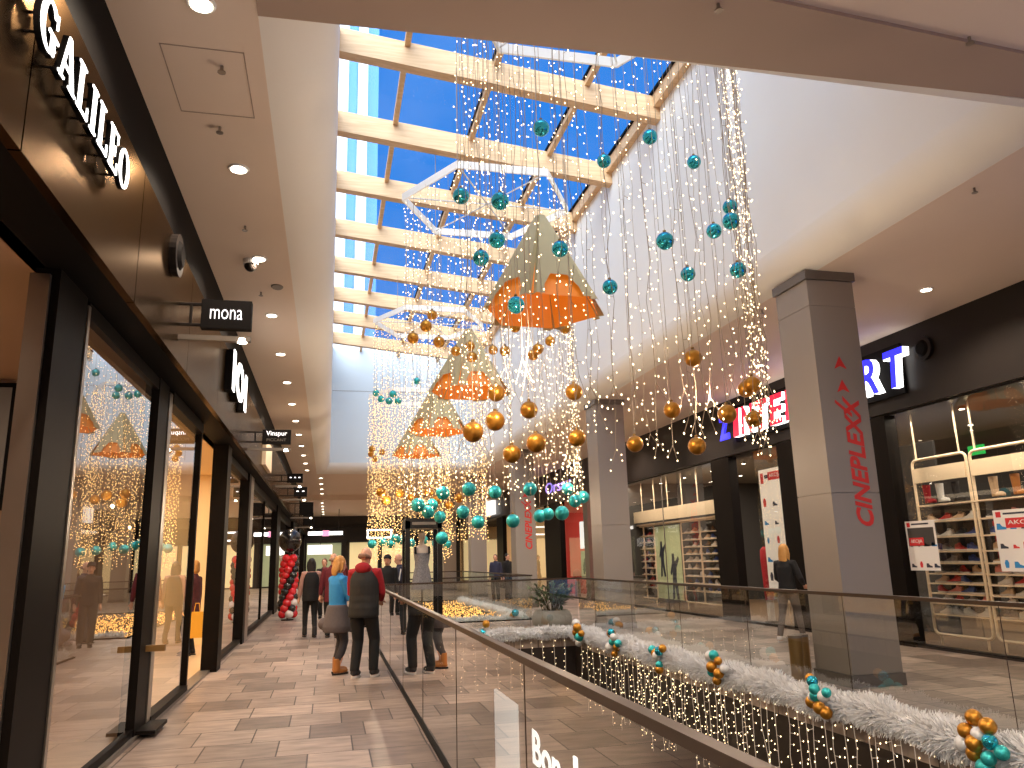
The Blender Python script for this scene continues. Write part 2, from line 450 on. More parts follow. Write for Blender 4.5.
# skylight
sky = thing('window_1', None, None, (0, SY0, ROOFL)); sky['kind'] = 'structure'
def roofz(x): return ROOFL+(ROOFR-ROOFL)*(x/WX)
BY = [6.7, 9.3, 11.95, 14.5, 17.0, 19.65, 22.3, 24.95, 27.5, 30.2]
for y in BY:
    mb = MB()
    z0, z1 = roofz(-.1), roofz(WX+.1)
    w = .11
    mb.add([(-.1,y-w,z0-.12),(-.1,y+w,z0-.12),(WX+.1,y+w,z1-.12),(WX+.1,y-w,z1-.12),(-.1,y-w,z0+.34),(-.1,y+w,z0+.34),(WX+.1,y+w,z1+.34),(WX+.1,y-w,z1+.34)],
           [(3,2,1,0),(4,5,6,7),(0,1,5,4),(1,2,6,5),(2,3,7,6),(3,0,4,7)])
    struct('beam', mb, 'glulam', sky)
MX = [1.13, 2.72, 4.42]
for x in MX:
    z = roofz(x)+.30
    struct('mullion', MB().box((x-.05, SY0, z-.05), (x+.05, SY1, z+.09)), 'glulam', sky)
zr = roofz(WX)
struct('mullion', MB().box((WX-.13, SY0, zr+.12), (WX+.1, SY1, zr+.38)), 'glulam', sky)
struct('gasket', MB().box((WX-.17, SY0, zr+.37), (WX-.12, SY1, zr+.42)), 'black_matte', sky)
for x in MX[1:]:
    struct('gasket', MB().box((x-.075, SY0, roofz(x)+.36), (x-.05, SY1, roofz(x)+.42)), 'black_matte', sky)
xs = [-.1]+MX+[WX]
ys = [SY0]+BY+[SY1]
for j in range(len(ys)-1):
    for i in range(len(xs)-1):
        za, zb = roofz(xs[i])+.40, roofz(xs[i+1])+.40
        struct('pane', MB().quad((xs[i], ys[j], za), (xs[i+1], ys[j], zb), (xs[i+1], ys[j+1], zb), (xs[i], ys[j+1], za)), 'roof_glass', sky)

for j in range(1, len(ys)-1):
    for i in range(len(xs)-1):
        za, zb = roofz(xs[i])+.415, roofz(xs[i+1])+.415
        struct('pane_edge_band', MB().quad((xs[i], ys[j]+.12, za), (xs[i+1], ys[j]+.12, zb), (xs[i+1], ys[j]+.62, zb), (xs[i], ys[j]+.62, za)), 'pale_strip', sky)  # pale strip stands for the lit cap flashing outside the glass
t = thing('tower', 'tall pale tower with white vertical fins seen through the left skylight panes', 'building', (2, 95, 0))
for (pa, pb) in ((334, 346), (356, 366)):
    a, b = at_y(pa, 200, 90), at_y(pb, 200, 90)
    MB().box((a.x, 90, -6), (b.x, 92, 86)).build('fin', 'tower_fin', t)
a = at_y(378, 200, 90)
MB().box((-6, 92.1, -6), (a.x, 100, 84)).build('glass_body', 'tower_glass', t)
# far end wall
struct('wall_far', MB().box((-2, ENDY, 0), (XR+.1, ENDY+.1, 5.2)), 'shop_dark')

# ------------------------------------------------------------------ left shopfronts
struct('wall_left', MB().box((XL-.16, NEAR, 3.55), (XF-.06, ENDY, CZ)), 'black_matte')
for k in range(27):    # bronze cladding panels
    y0 = NEAR+2.25*k; y1 = min(y0+2.235, ENDY)
    struct('trim_6', MB().box((XF-.06, y0, 3.55), (XF, y1, 4.62)), 'fascia_metal')
struct('trim_7', MB().box((XF-.06, NEAR, 4.635), (XF-.03, ENDY, CZ)), 'black_matte')
struct('baseboard_left', MB().box((XL-.1, NEAR, 0), (XL+.06, ENDY, .035)), 'grey_metal')

def room(x0, x1, y0, y1, z1, wall, fl, ceil, sides='xyY', nm='shop'):
    struct('floor', MB().box((x0, y0, -.1), (x1, y1, .005)), fl)
    struct('ceiling', MB().box((x0, y0, z1), (x1, y1, z1+.1)), ceil)
    if 'x' in sides: struct('wall_%s_back' % nm, MB().box((x0-.1, y0, 0), (x0, y1, z1)), wall)
    if 'X' in sides: struct('wall_%s_back' % nm, MB().box((x1, y0, 0), (x1+.1, y1, z1)), wall)
    if 'y' in sides: struct('wall_%s_near' % nm, MB().box((x0, y0-.08, 0), (x1, y0, z1)), wall)
    if 'Y' in sides: struct('wall_%s_far' % nm, MB().box((x0, y1, 0), (x1, y1+.08, z1)), wall)
room(-6.5, XL-.06, .5, 8.75, 3.55, 'shop_wall_brown', 'shop_floor', 'shop_wall_brown', nm='left_first')
room(-6.5, XL-.06, 8.95, 17.9, 3.55, 'shop_wall_cream', 'shop_floor', 'shop_wall_cream', nm='left_second')
room(-6.5, XL-.06, 18.2, 27.8, 3.55, 'shop_wall_brown', 'shop_floor', 'shop_grey', nm='left_third')
room(-6.5, XL-.06, 28.0, ENDY, 3.55, 'shop_dark', 'shop_floor', 'shop_dark', nm='left_fourth')

def window(label, parts, loc, group=None):
    t = thing('shop_window', label, 'shop window', loc, 0, group)
    for nm, mb, m in parts: mb.build(nm, m, t)
    return t
def lpost(y0, y1, x0=XL-.1, x1=XL+.18, z1=3.55): return MB().box((x0, y0, 0), (x1, y1, z1))
def lpane(y0, y1, z0=.04, z1=3.5): return MB().quad((XL, y0, z0), (XL, y1, z0), (XL, y1, z1), (XL, y0, z1))
def lrail(y0, y1, z0, z1, w=.06): return MB().box((XL-w, y0, z0), (XL+w, y1, z1))
window('tall dark framed shop window mirroring the lights, nearest on left below the serif sign', [
    ('post', lpost(5.34, 5.94, XL-.12, XL+.03), 'dark_frame'), ('edge_trim', MB().box((XL-.02, 5.945, 0), (XL+.04, 6.0, 3.5)), 'steel'),
    ('edge_trim', MB().box((XL-.14, 5.30, 0), (XL-.02, 5.335, 3.5)), 'steel'),
    ('glass_pane', lpane(6.0, 8.48), 'shop_glass'), ('top_rail', lrail(6.0, 8.48, 3.42, 3.54, .03), 'dark_frame'),
    ('bottom_rail', lrail(6.0, 8.48, .036, .10, .03), 'dark_frame')], (XL, 5.4, 0))
window('glazed shop window left of open doorway, warm cream room behind', [
    ('post', lpost(8.48, 8.96, XL-.10, XL+.04), 'dark_frame'), ('edge_trim', MB().box((XL-.02, 8.965, 0), (XL+.05, 9.13, 3.5)), 'steel'),
    ('glass_pane', lpane(9.13, 11.3), 'shop_glass'), ('top_rail', lrail(9.13, 11.3, 3.40, 3.54), 'dark_frame'),
    ('bottom_rail', lrail(9.13, 11.3, .036, .10), 'dark_frame'), ('post', MB().box((XL-.05, 11.3, 0), (XL+.04, 11.38, 3.5)), 'dark_frame'),
    ('handle', MB().box((XL+.04, 8.72, .78), (XL+.22, 8.78, .84)).box((XL-.28, 8.72, .78), (XL-.10, 8.78, .84)), 'brass'),
    ('floor_shoe', MB().box((XL-.12, 8.55, .036), (XL+.22, 9.12, .07)), 'dark_frame')], (XL, 8.6, 0))
window('narrow shop window right of the open doorway with wide bronze pillar', [
    ('pillar', MB().box((XL-.08, 13.3, 0), (XL+.16, 13.75, 3.55)), 'dark_frame'),
    ('glass_pane', lpane(13.75, 17.6), 'shop_glass'), ('top_rail', lrail(13.75, 17.6, 3.40, 3.54), 'dark_frame'),
    ('bottom_rail', lrail(13.75, 17.6, .036, .10), 'dark_frame')], (XL, 13.3, 0))
window('wide shop window beside the balloon column, behind a pale steel post', [
    ('post', lpost(17.6, 18.0, XL-.10, XL+.10), 'dark_frame'), ('edge_trim', MB().box((XL-.05, 18.0, 0), (XL+.09, 18.75, 3.55)), 'steel'),
    ('glass_pane', lpane(18.8, 27.4), 'shop_glass'), ('top_rail', lrail(18.8, 27.4, 3.35, 3.54), 'dark_frame'),
    ('bottom_rail', lrail(18.8, 27.4, .036, .14), 'dark_frame'), ('post', MB().box((XL-.06, 22.9, 0), (XL+.03, 22.97, 3.5)), 'dark_frame')], (XL, 17.6, 0))
window('far dark shopfront on left behind the balloon column', [
    ('post', lpost(27.4, 29.2, XL-.1, XL+.10), 'dark_frame'), ('glass_pane', lpane(29.2, 38.), 'shop_glass'),
    ('top_rail', lrail(29.2, 38, 3.3, 3.54), 'dark_frame'), ('bottom_rail', lrail(29.2, 38, .036, .14), 'dark_frame'),
    ('post', lpost(38., 39.5), 'dark_frame')], (XL, 27.4, 0))
window('farthest dark shopfront on left, near the end of the corridor', [
    ('glass_pane', lpane(39.5, 56.), 'shop_glass'), ('top_rail', lrail(39.5, 56, 3.3, 3.54), 'dark_frame'),
    ('bottom_rail', lrail(39.5, 56, .036, .14), 'dark_frame'), ('post', lpost(56., 57.8), 'dark_frame'), ('post', lpost(46., 46.8), 'dark_frame')], (XL, 39.5, 0))

# GALILEO letters
gs = thing('shop_sign', 'white glowing serif letters on bronze fascia at upper left, nearest sign to camera', 'sign', (XF, 3.6, 4.1))
def serif(ch, w, h):
    """list of polygons for a thick-thin serif capital"""
    st, th = .20*h, .05*h; P = []
    rect = lambda x0, y0, x1, y1: P.append([(x0, y0), (x1, y0), (x1, y1), (x0, y1)])
    def ring(a0, a1, n=28):
        o = []; i = []
        for k in range(n+1):
            a = a0+(a1-a0)*k/n
            o.append((w/2+w/2*math.cos(a), h/2+h/2*math.sin(a))); i.append((w/2+(w/2-st*.9)*math.cos(a), h/2+(h/2-th)*math.sin(a)))
        for k in range(n): P.append([o[k], o[k+1], i[k+1], i[k]])
    if ch == 'O': ring(0, 2*PI)
    if ch == 'G': ring(PI*.22, PI*1.80); rect(w*.62, h*.05, w*.62+st*.9, h*.42); rect(w*.48, h*.40, w*1.02, h*.46); rect(w*.86, h*.66, w*.92, h*.95)
    if ch == 'I': rect(w/2-st/2, 0, w/2+st/2, h); rect(w*.02, 0, w*.98, th); rect(w*.02, h-th, w*.98, h)
    if ch in 'LE':
        rect(w*.12, 0, w*.12+st, h); rect(0, 0, w, th); rect(w*.94-.02*h, 0, w, h*.28)
        if ch == 'L': rect(0, h-th, w*.62, h)
        else: rect(0, h-th, w*.95, h); rect(w*.88, h*.76, w*.95, h); rect(w*.2, h*.48, w*.7, h*.54); rect(w*.64, h*.38, w*.70, h*.64)
    if ch == 'A':
        P.append([(w*.42, h), (w*.56, h), (w*.98, 0), (w*.98-st, 0)]); P.append([(w*.42, h), (w*.50, h*.93), (w*.15, 0), (w*.06, 0)])
        rect(w*.2, h*.3, w*.72, h*.36); rect(-.05*w, 0, w*.32, th*.9); rect(w*.6, 0, w*1.08, th*.9)
    return P
yy = 3.55
for ch, w in zip('GALILEO', (.235, .235, .19, .115, .19, .19, .235)):
    f = MB(); back = MB()
    for p in serif(ch, w, .27):
        f.prism(p, (0, 1, 0), (0, 0, 1), (XF+.085, yy, 4.05), (.008, 0, 0))
        back.prism([((x-w/2)*1.05+w/2, (z-.135)*1.04+.135) for x, z in p], (0, 1, 0), (0, 0, 1), (XF+.055, yy, 4.05), (.029, 0, 0))
    for dy, dz in ((w*.3, .06), (w*.5, .2)): MB().tube([(XF, yy+dy, 4.05+dz), (XF+.056, yy+dy, 4.05+dz)], .008, 6).build('mounting_pin', 'black_matte', gs)
    l = back.build('letter', 'black_matte', gs)
    f.build('letter_face', 'white_glow', l)
    yy += w+.045
# second fascia sign
t = thing('shop_sign', 'tall white illuminated letters on bronze fascia beyond the first hanging sign', 'sign', (XF, 11, 4.0))
yy = 11.05
for ch, w in (('I', .22), ('O', .95), ('I', .22)):
    b = MB(); text(b, ch, (XF+.002, yy, 4.0), (0, 1, 0), (0, 0, 1), w, .58, .10, .05)
    l = b.build('letter', 'black_matte', t)
    b = MB(); text(b, ch, (XF+.103, yy, 4.0), (0, 1, 0), (0, 0, 1), w, .58, .015, .03); b.build('letter_face', 'white_glow', l)
    yy += w+.2
t = thing('shop_sign', 'pale lit panel sign on left fascia beyond the second hanging sign', 'sign', (XF, 18, 3.9))
MB().box((XF, 17.6, 3.75), (XF+.08, 19.4, 4.35)).build('panel', 'shelf_cream', t)

# blade signs
def blade(y, x0, x1, z0, z1, words, label, lamp=True):
    t = thing('hanging_sign', label, 'sign', (XF, y, z0))
    MB().box((x0, y-.05, z0), (x1, y+.05, z1)).build('board', 'black_matte', t)
    b = MB().tube([(XF, y, z1-.04), (x0, y, z1-.04)], .018, 6).tube([(XF, y, z0+.04), (x0, y, z0+.04)], .018, 6).tube([((XF+x0)/2, y, z0+.04), ((XF+x0)/2, y, z1-.04)], .015, 6)
    b.build('bracket', 'black_metal', t)
    n = len(words)
    for i, (s, w, h, zf) in enumerate(words):
        b = MB(); text(b, s, ((x0+x1)/2-w/2, y-.052, z0+(z1-z0)*zf), (1, 0, 0), (0, 0, 1), w, h, .004, -.012 if s == 'mona' else 0.)
        b.build('lettering', 'pale_glow' if i == 0 else 'grey_metal', t)
    if lamp:
        MB().box((XF, y-.03, z0-.12), (x1, y+.03, z0-.07)).build('lamp_arm', 'grey_metal', t)
        MB().tube([(x1-.08, y, z0-.13), (x1-.08, y, z0-.09)], .045, 12).build('lamp', 'lamp_glow', t)
    return t
blade(7.7, -1.27, -.80, 3.87, 4.16, [('mona', .30, .10, .32)], 'black hanging sign with thin rounded white letters, nearest on left')
blade(14.5, -1.22, -.72, 3.74, 4.00, [('Vinspur', .36, .11, .48), ('PICCANT', .34, .05, .18)], 'black hanging sign with two lines of white lettering, second from camera')
blade(22.2, -1.16, -.74, 3.80, 4.05, [('- - -', .28, .03, .5)], 'small black hanging sign with faint lettering, third from camera')
blade(25.2, -1.10, -.70, 3.66, 3.96, [('- -', .24, .03, .5)], 'black hanging sign close behind the third one, fourth from camera')
blade(31.5, -1.15, -.62, 3.45, 3.95, [], 'black hanging box sign, fifth from camera above the balloon column')
blade(36.5, -1.15, -.70, 3.30, 3.85, [], 'small black hanging box sign, farthest from camera', True)
# the small dark loudspeakers on both fascias
def disc_speaker(c, nx, label):
    t = thing('loudspeaker', label, 'loudspeaker', c)
    x, y, z = c
    MB().tube([(x, y, z), (x+nx*.06, y, z)], [.2, .2], 24).build('housing', 'black_metal', t)
    MB().tube([(x+nx*.05, y, z), (x+nx*.09, y, z)], [.15, .10], 24).build('grille', 'black_matte', t)
disc_speaker((XF, 7.2, 4.42), 1, 'round black speaker on the left fascia before the first hanging sign')
disc_speaker((XR-.12, 10.2, 4.75), -1, 'round black loudspeaker on right fascia near the end of blue letters')

# ------------------------------------------------------------------ right shopfronts
struct('wall_right', MB().box((XR-.02, NEAR, 3.85), (XR+.3, ENDY, CZ)), 'black_metal')
struct('trim_8', MB().box((XR-.12, NEAR, 3.88), (XR-.02, ENDY, CZ)), 'black_metal')
struct('baseboard_right', MB().box((XR-.08, NEAR, 0), (XR+.08, ENDY, .05)), 'black_metal')
room(XR+.08, 15.5, 4.0, 24.6, 3.95, 'shop_dark', 'shop_floor_brown', 'shop_grey', 'XyY', nm='right_first')
room(XR+.08, 15.5, 24.9, 33.0, 3.95, 'shop_red', 'shop_floor', 'shop_grey', 'XyY', nm='right_second')
room(XR+.08, 15.5, 33.2, 43., 3.95, 'shop_wall_cream', 'shop_floor', 'shop_dark', 'XyY', nm='right_third')
room(XR+.08, 15.5, 43.2, ENDY, 3.95, 'shop_wall_cream', 'shop_floor', 'shop_dark', 'XyY', nm='right_fourth')
def rpost(y0, y1, z1=3.85, d=.12): return MB().box((XR-d, y0, 0), (XR+.1, y1, z1))
def rpane(y0, y1, z0=.06, z1=3.85): return MB().quad((XR, y0, z0), (XR, y1, z0), (XR, y1, z1), (XR, y0, z1))
window('large shoe shop window nearest on the right', [
    ('glass_pane', rpane(4.2, 8.9), 'shop_glass'), ('glass_pane', rpane(8.9, 11.35), 'shop_glass'),
    ('post', rpost(11.35, 11.78), 'dark_frame'), ('post', rpost(12.15, 12.3), 'dark_frame')], (XR, 4.2, 0))
window('dark framed shop entrance beside the red letters, between two black posts', [
    ('post', rpost(13.6, 14.75), 'dark_frame'), ('glass_pane', rpane(14.75, 15.9), 'shop_glass'), ('post', rpost(16.85, 17.75), 'dark_frame')], (XR, 13.6, 0))
window('long shoe shop window between black post and second grey column', [
    ('glass_pane', rpane(17.75, 21.1), 'shop_glass'), ('glass_pane', rpane(21.1, 24.4), 'shop_glass'),
    ('joint', MB().box((XR-.012, 21.09, .06), (XR+.012, 21.11, 3.85)), 'grey_metal'), ('post', rpost(24.4, 25.4), 'dark_frame')], (XR, 17.75, 0))
window('red lit shop window below the violet sign, steel posts', [
    ('post', rpost(27.6, 28.1), 'steel'), ('glass_pane', rpane(28.1, 31.2), 'shop_glass'), ('post', rpost(25.4, 26.0), 'steel'), ('glass_pane', rpane(26.0, 27.6), 'shop_glass'), ('post', rpost(31.2, 32.4), 'dark_frame')], (XR, 25.4, 0))
window('shop window beneath the square white lit sign', [
    ('glass_pane', rpane(33.6, 38.5), 'shop_glass'), ('post', rpost(32.4, 33.6), 'dark_frame'), ('post', rpost(38.5, 39.1), 'dark_frame'), ('post', rpost(42.2, 43.8), 'dark_frame')], (XR, 33, 0))
window('farthest shop window on the right side', [
    ('glass_pane', rpane(43.8, 50.), 'shop_glass'), ('post', rpost(50., 51.), 'dark_frame'), ('glass_pane', rpane(51., 57.), 'shop_glass')], (XR, 44, 0))

# INTERSPORT style fascia letters
t = thing('shop_sign', 'big illuminated lettering, red then blue, on the right black fascia', 'sign', (XR-.12, 13.4, 4.2))
yy = 16.15; wd = .56
MB().box((XR-.17, 10.7, 4.12), (XR-.12, 16.3, 4.98)).build('backing_board', 'black_matte', t)
b = MB(); text(b, 'Z', (XR-.30, 16.75, 4.22), (0, -1, 0), (0, 0, 1), .45, .58, .05, .05); b.build('letter', 'blue_glow', t)
for i, ch in enumerate('INTERSPORT'):
    w = .24 if ch == 'I' else .46
    b = MB(); text(b, ch, (XR-.171, yy, 4.22), (0, -1, 0), (0, 0, 1), w, .64, .13, .04, .12)
    l = b.build('letter', 'white_glow', t)
    b = MB(); text(b, ch, (XR-.302, yy, 4.22), (0, -1, 0), (0, 0, 1), w, .64, .012, .02, .12)
    b.build('letter_face', 'red_glow' if i < 5 else 'blue_glow', l)
    yy -= w+.135
t = thing('shop_sign', 'violet glowing lettering on black fascia between second and third columns', 'sign', (XR-.12, 31, 4.3))
b = MB(); text(b, 'Orsay', (XR-.14, 33.1, 4.15), (0, -1, 0), (0, 0, 1), 3.7, .62, .02, .0); b.build('lettering', 'violet_glow', t)
t = thing('shop_sign', 'square white lit sign on black fascia between far columns', 'sign', (XR-.12, 45, 4.3))
MB().box((XR-.35, 43.9, 4.1), (XR-.12, 47.3, 4.95)).build('panel', 'screen_white', t)

# ------------------------------------------------------------------ columns
def column(y, label, letters):
    x0, x1, y1 = 6.04, 6.73, y+.72
    t = thing('column', label, 'column', ((x0+x1)/2, y+.36, 0))
    zs = [.14, 2.28, 4.72, 5.08]
    mb = MB()
    for a, b_ in zip(zs[:-1], zs[1:]):
        mb.box((x0, y, a+.004), (x1, y1, b_-.004))
    mb.box((x0+.01, y+.01, .1), (x1-.01, y1-.01, 5.08))
    mb.build('shaft', 'column_panel', t)
    MB().box((x0-.02, y-.02, 0), (x1+.02, y1+.02, .14)).build('base', 'grey_metal', t)
    MB().box((x0-.03, y-.03, 5.08), (x1+.03, y1+.03, 5.2)).build('cap', 'grey_metal', t)
    if letters:
        l = MB(); text(l, 'CINEPLEXX', (6.60, y-.001, 1.84), (0, 0, 1), (-1, 0, 0), 1.62, .24, .004, .03, .25)
        l.prism([(0, 0), (.05, .0), (.22, .22), (.18, .22)], (0, 0, 1), (-1, 0, 0), (6.47, y-.0012, 3.24), (0, -.0055, 0))
        l.build('lettering', 'red_letter', t)
        for z in (3.56, 3.87):
            MB().prism([(-.09, 0), (0, .04), (.09, 0), (0, .17)], (1, 0, 0), (0, 0, 1), (6.39, y-.001, z), (0, -.004, 0)).build('arrow', 'red_letter', t)
    return t
column(8.4, 'grey panelled column with red upright lettering and arrows, nearest on the right', True)
column(16.8, 'plain grey panelled column behind the round planter, second from camera', False)
column(25.2, 'grey column with small red upright lettering, third from camera', True)
column(33.6, 'plain grey column, fourth from camera beside the far shops', False)
column(42.0, 'plain grey column farthest from camera', False)

# ------------------------------------------------------------------ balustrades
def balustrade(label, x=None, y=None, lo=0, hi=1, step=1.62, top=1.15, first=None, gm='rail_glass'):
    t = thing('glass_balustrade', label, 'balustrade', (x if x is not None else lo, lo if x is not None else y, 0))
    def P(s, d, z): return (x+d, s, z) if x is not None else (s, y+d, z)
    def bx(a0, a1, d0, d1, z0, z1): return MB().box(P(a0, d0, z0), P(a1, d1, z1))
    bx(lo, hi, -.025, .025, top-.035, top).build('handrail', 'rail_metal', t)
    bx(lo, hi, -.02, .02, 0, .03).build('base_channel', 'dark_frame', t)
    s = first if first is not None else lo
    cuts = [lo]
    while s < hi-.3:
        if s > lo+.2: cuts.append(s)
        s += step
    cuts.append(hi)
    for a, b in zip(cuts[:-1], cuts[1:]):
        MB().quad(P(a+.006, 0, .03), P(b-.006, 0, .03), P(b-.006, 0, top-.03), P(a+.006, 0, top-.03)).build('glass_panel', gm, t)
        if b < hi: bx(b-.002, b+.002, -.003, .003, .03, top-.03).build('joint', 'rail_metal', t)
    return t
balustrade('long glass balustrade with steel handrail along the left walkway, closest to camera', x=.95, lo=-2.5, hi=16.5, first=-.37, step=2.12, top=1.135)
balustrade('glass balustrade in front of the nearest grey column, along the right walkway', x=5.30, lo=-2.5, hi=16.45, first=-.6, step=2.0)
balustrade('short glass balustrade crossing behind the vitrine at the near opening', y=16.45, lo=.97, hi=5.28)
balustrade('short glass balustrade crossing in front of the gold light carpet', y=20.42, lo=.97, hi=5.28, gm='far_glass')
balustrade('glass balustrade along left walkway past the bridge', x=.95, lo=20.45, hi=31.5, gm='far_glass')
balustrade('glass balustrade along right walkway past the bridge, by the third column', x=5.30, lo=20.45, hi=31.5, gm='far_glass')
balustrade('glass balustrade closing the far end of the second opening', y=31.55, lo=.97, hi=5.28, gm='far_glass')

# ------------------------------------------------------------------ hexagon frames, fairy lights, cones
def hexpts(c, r, n=6): return [Vector((c[0]+r*math.cos(PI*k/3), c[1]+r*math.sin(PI*k/3), c[2])) for k in range(6)]
HEX = [((2.80, 7.10, 8.05), 1.62, 'nearest to camera'), ((2.78, 13.2, 8.18), 1.60, 'second from camera'),
       ((2.62, 20.8, 8.15), 1.55, 'third from camera'), ((2.75, 27.6, 7.45), 1.45, 'farthest from camera')]
for (c, r, w) in HEX:
    t = thing('hexagon_light_frame', 'white hexagonal frame hung flat under the skylight carrying fairy lights, '+w, 'light frame', c)
    P = hexpts(c, r)
    for k in range(6):
        a, b = P[k], P[(k+1) % 6]; d = (b-a).normalized(); nrm = Vector((d.y, -d.x, 0))
        mb = MB(); hh = .07
        mb.add([a+nrm*.015+Vector((0,0,-hh)), b+nrm*.015+Vector((0,0,-hh)), b-nrm*.015+Vector((0,0,-hh)), a-nrm*.015+Vector((0,0,-hh)),
                a+nrm*.015+Vector((0,0,hh)), b+nrm*.015+Vector((0,0,hh)), b-nrm*.015+Vector((0,0,hh)), a-nrm*.015+Vector((0,0,hh))],
               [(3,2,1,0),(4,5,6,7),(0,1,5,4),(1,2,6,5),(2,3,7,6),(3,0,4,7)])
        mb.build('frame_side', 'led_frame', t)
    for k in range(3):
        MB().tube([P[k], P[k+3]], .014, 6).build('spoke', 'white_metal', t)
    for k in (0, 2, 4):
        MB().tube([P[k], (P[k][0], P[k][1], roofz(P[k][0]))], .006, 4).build('hanging_cable', 'wire', t)

def fairy(p, ztop, zbot, rnd, bulbs=True, wig=.02, step=.085, br=.0125, bmat='bulb_gold', label='', group='', cat='fairy light string', wr=.0028, wm='wire', split=True, name='fairy_light_string'):
    """a hanging wire with small lamps on short stalks"""
    x, y = p; L = ztop-zbot
    n = max(3, int(L/.35)); pts = []
    for i in range(n+1):
        k = i/n; s_ = wig*(.25+k)
        pts.append(Vector((x+rnd.uniform(-s_, s_), y+rnd.uniform(-s_, s_), ztop-L*k)))
    w = MB().tube(pts, wr, 3, cap=False)
    bl = MB(); z = ztop-rnd.uniform(.02, step)
    def pos(z):
        q = (ztop-z)/L*n; i = min(n-1, max(0, int(q))); return pts[i].lerp(pts[i+1], q-i)
    while z > zbot:
        q = pos(z); a = rnd.uniform(0, 2*PI); l = rnd.uniform(.02, .055)
        e = q+Vector((math.cos(a)*l, math.sin(a)*l, -rnd.uniform(-.01, .03)))
        if l > .036: w.tube([q, e], wr*.9, 3, cap=False)
        bl.octa(e, br*.85, br*1.25)
        z -= step*rnd.uniform(.6, 1.4)
    if split:
        for sgn in (-1, 1):
            e = pts[-1]+Vector((sgn*rnd.uniform(.04, .09), rnd.uniform(-.03, .03), -rnd.uniform(.12, .26)))
            w.tube([pts[-1], e], wr, 3, cap=False); bl.octa(e, br, br*1.4)
            bl.octa(pts[-1].lerp(e, .5)+Vector((sgn*.03, 0, 0)), br, br*1.3)
    o = w.build(name, wm); tag(o, label, cat, group)
    b = bl.build('bulb', bmat, o, kind='stuff')
    return o
LB = ['wire string of warm fairy lights hanging from the nearest hexagonal frame', 'wire string of warm fairy lights hanging from the second hexagonal frame',
      'wire string of warm fairy lights hanging from the third hexagonal frame', 'wire string of golden fairy lights hanging from the farthest hexagonal frame']
GR = ['fairy lights of the nearest hexagonal frame', 'fairy lights of the second hexagonal frame', 'fairy lights of the third hexagonal frame', 'fairy lights of the farthest hexagonal frame']
for h, (c, r, w) in enumerate(HEX):
    P = hexpts(c, r); nside = (9, 8, 9, 9)[h]
    for k in range(6):
        for j in range(nside):
            q = P[k].lerp(P[(k+1) % 6], (j+R.uniform(.1, .9))/nside)
            zb = {0: 3.05, 1: 2.95, 2: 2.6, 3: 2.1}[h]+R.uniform(-.35, .45)
            fairy((q.x, q.y), c[2]-.05, zb, R, step=(.15, .14, .125, .11)[h], br=(.0088, .0108, .0125, .015)[h], bmat='bulb_glow' if h < 2 else 'bulb_gold',
                  label=LB[h], group=GR[h], wig=(.03, .03, .02, .02)[h])
    # a thicker bundle at the right corner
    for j in range((7, 5, 3, 3)[h]):
        a = R.uniform(0, 2*PI)
        fairy((P[0].x-.04+.07*math.cos(a), P[0].y+.07*math.sin(a)), c[2]-.05, {0: 2.95, 1: 2.8, 2: 2.4, 3: 2.1}[h]+R.uniform(-.2, .5), R, step=.11, br=(.0088, .0108, .0125, .015)[h],
              bmat='bulb_glow' if h < 2 else 'bulb_gold', label=LB[h], group=GR[h], wig=.03)

def cone(c, rb, h, label):
    """hexagonal folded-card bell: tan panels with chamfered arches, an orange lining behind"""
    t = thing('folded_cone_lantern', label, 'lantern', c)
    C = Vector(c); up = Vector((0, 0, 1)); top = .09*rb
    def ringpt(a, r, z): return C+Vector((r*math.cos(a), r*math.sin(a), z))
    half = math.radians(25.5)
    mb = MB(); fold = MB()
    for k in range(6):
        a = -PI/2+math.radians(4)+k*PI/3
        b0, b1 = ringpt(a-half, rb, 0), ringpt(a+half, rb, 0); t0, t1 = ringpt(a-half, top, h), ringpt(a+half, top, h)
        def P(u, v):    # u -1..1 across, v 0..1 up the panel
            lo = b0.lerp(b1, (u+1)/2); hi = t0.lerp(t1, (u+1)/2); return lo.lerp(hi, v)
        w = .70
        mb.add([P(-1, 0), P(-w, 0), P(-w, .10), P(-.40, .235)], [(0, 1, 2, 3)])
        mb.add([P(1, 0), P(1, .0), P(.40, .235), P(w, .10), P(w, 0)], [(0, 2, 3, 4)])
        mb.add([P(-1, 0), P(-.40, .235), P(-1, .235)], [(0, 1, 2)]); mb.add([P(1, 0), P(.40, .235), P(1, .235)], [(0, 1, 2)])
        mb.add([P(-1, .235), P(-.4, .235), P(.4, .235), P(1, .235), P(1, 1), P(-1, 1)], [(0, 1, 2, 3, 4, 5)])
        # fold to the next panel
        a2 = a+PI/6; v0, v1 = ringpt(a2, rb*.90, .0), ringpt(a2, top*.8, h)
        n0, n1 = ringpt(a+PI/3-half, rb, 0), ringpt(a+PI/3-half, top, h)
        fold.add([b1, v0, v1, t1], [(0, 1, 2, 3)]); fold.add([v0, n0, n1, v1], [(0, 1, 2, 3)])
    mb.build('outer_panels', 'gold_tan', t); fold.build('folds', 'gold_tan', t)
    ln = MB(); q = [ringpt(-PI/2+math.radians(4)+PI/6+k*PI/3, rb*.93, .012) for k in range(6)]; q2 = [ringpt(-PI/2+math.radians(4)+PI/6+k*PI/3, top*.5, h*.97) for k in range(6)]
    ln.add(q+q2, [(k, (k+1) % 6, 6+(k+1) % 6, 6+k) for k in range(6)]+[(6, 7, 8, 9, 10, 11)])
    ln.build('orange_lining', 'orange_inner_glow', t)
    MB().tube([(c[0], c[1], c[2]+h), (c[0], c[1], roofz(c[0]))], .006, 4).build('hanging_cable', 'wire', t)
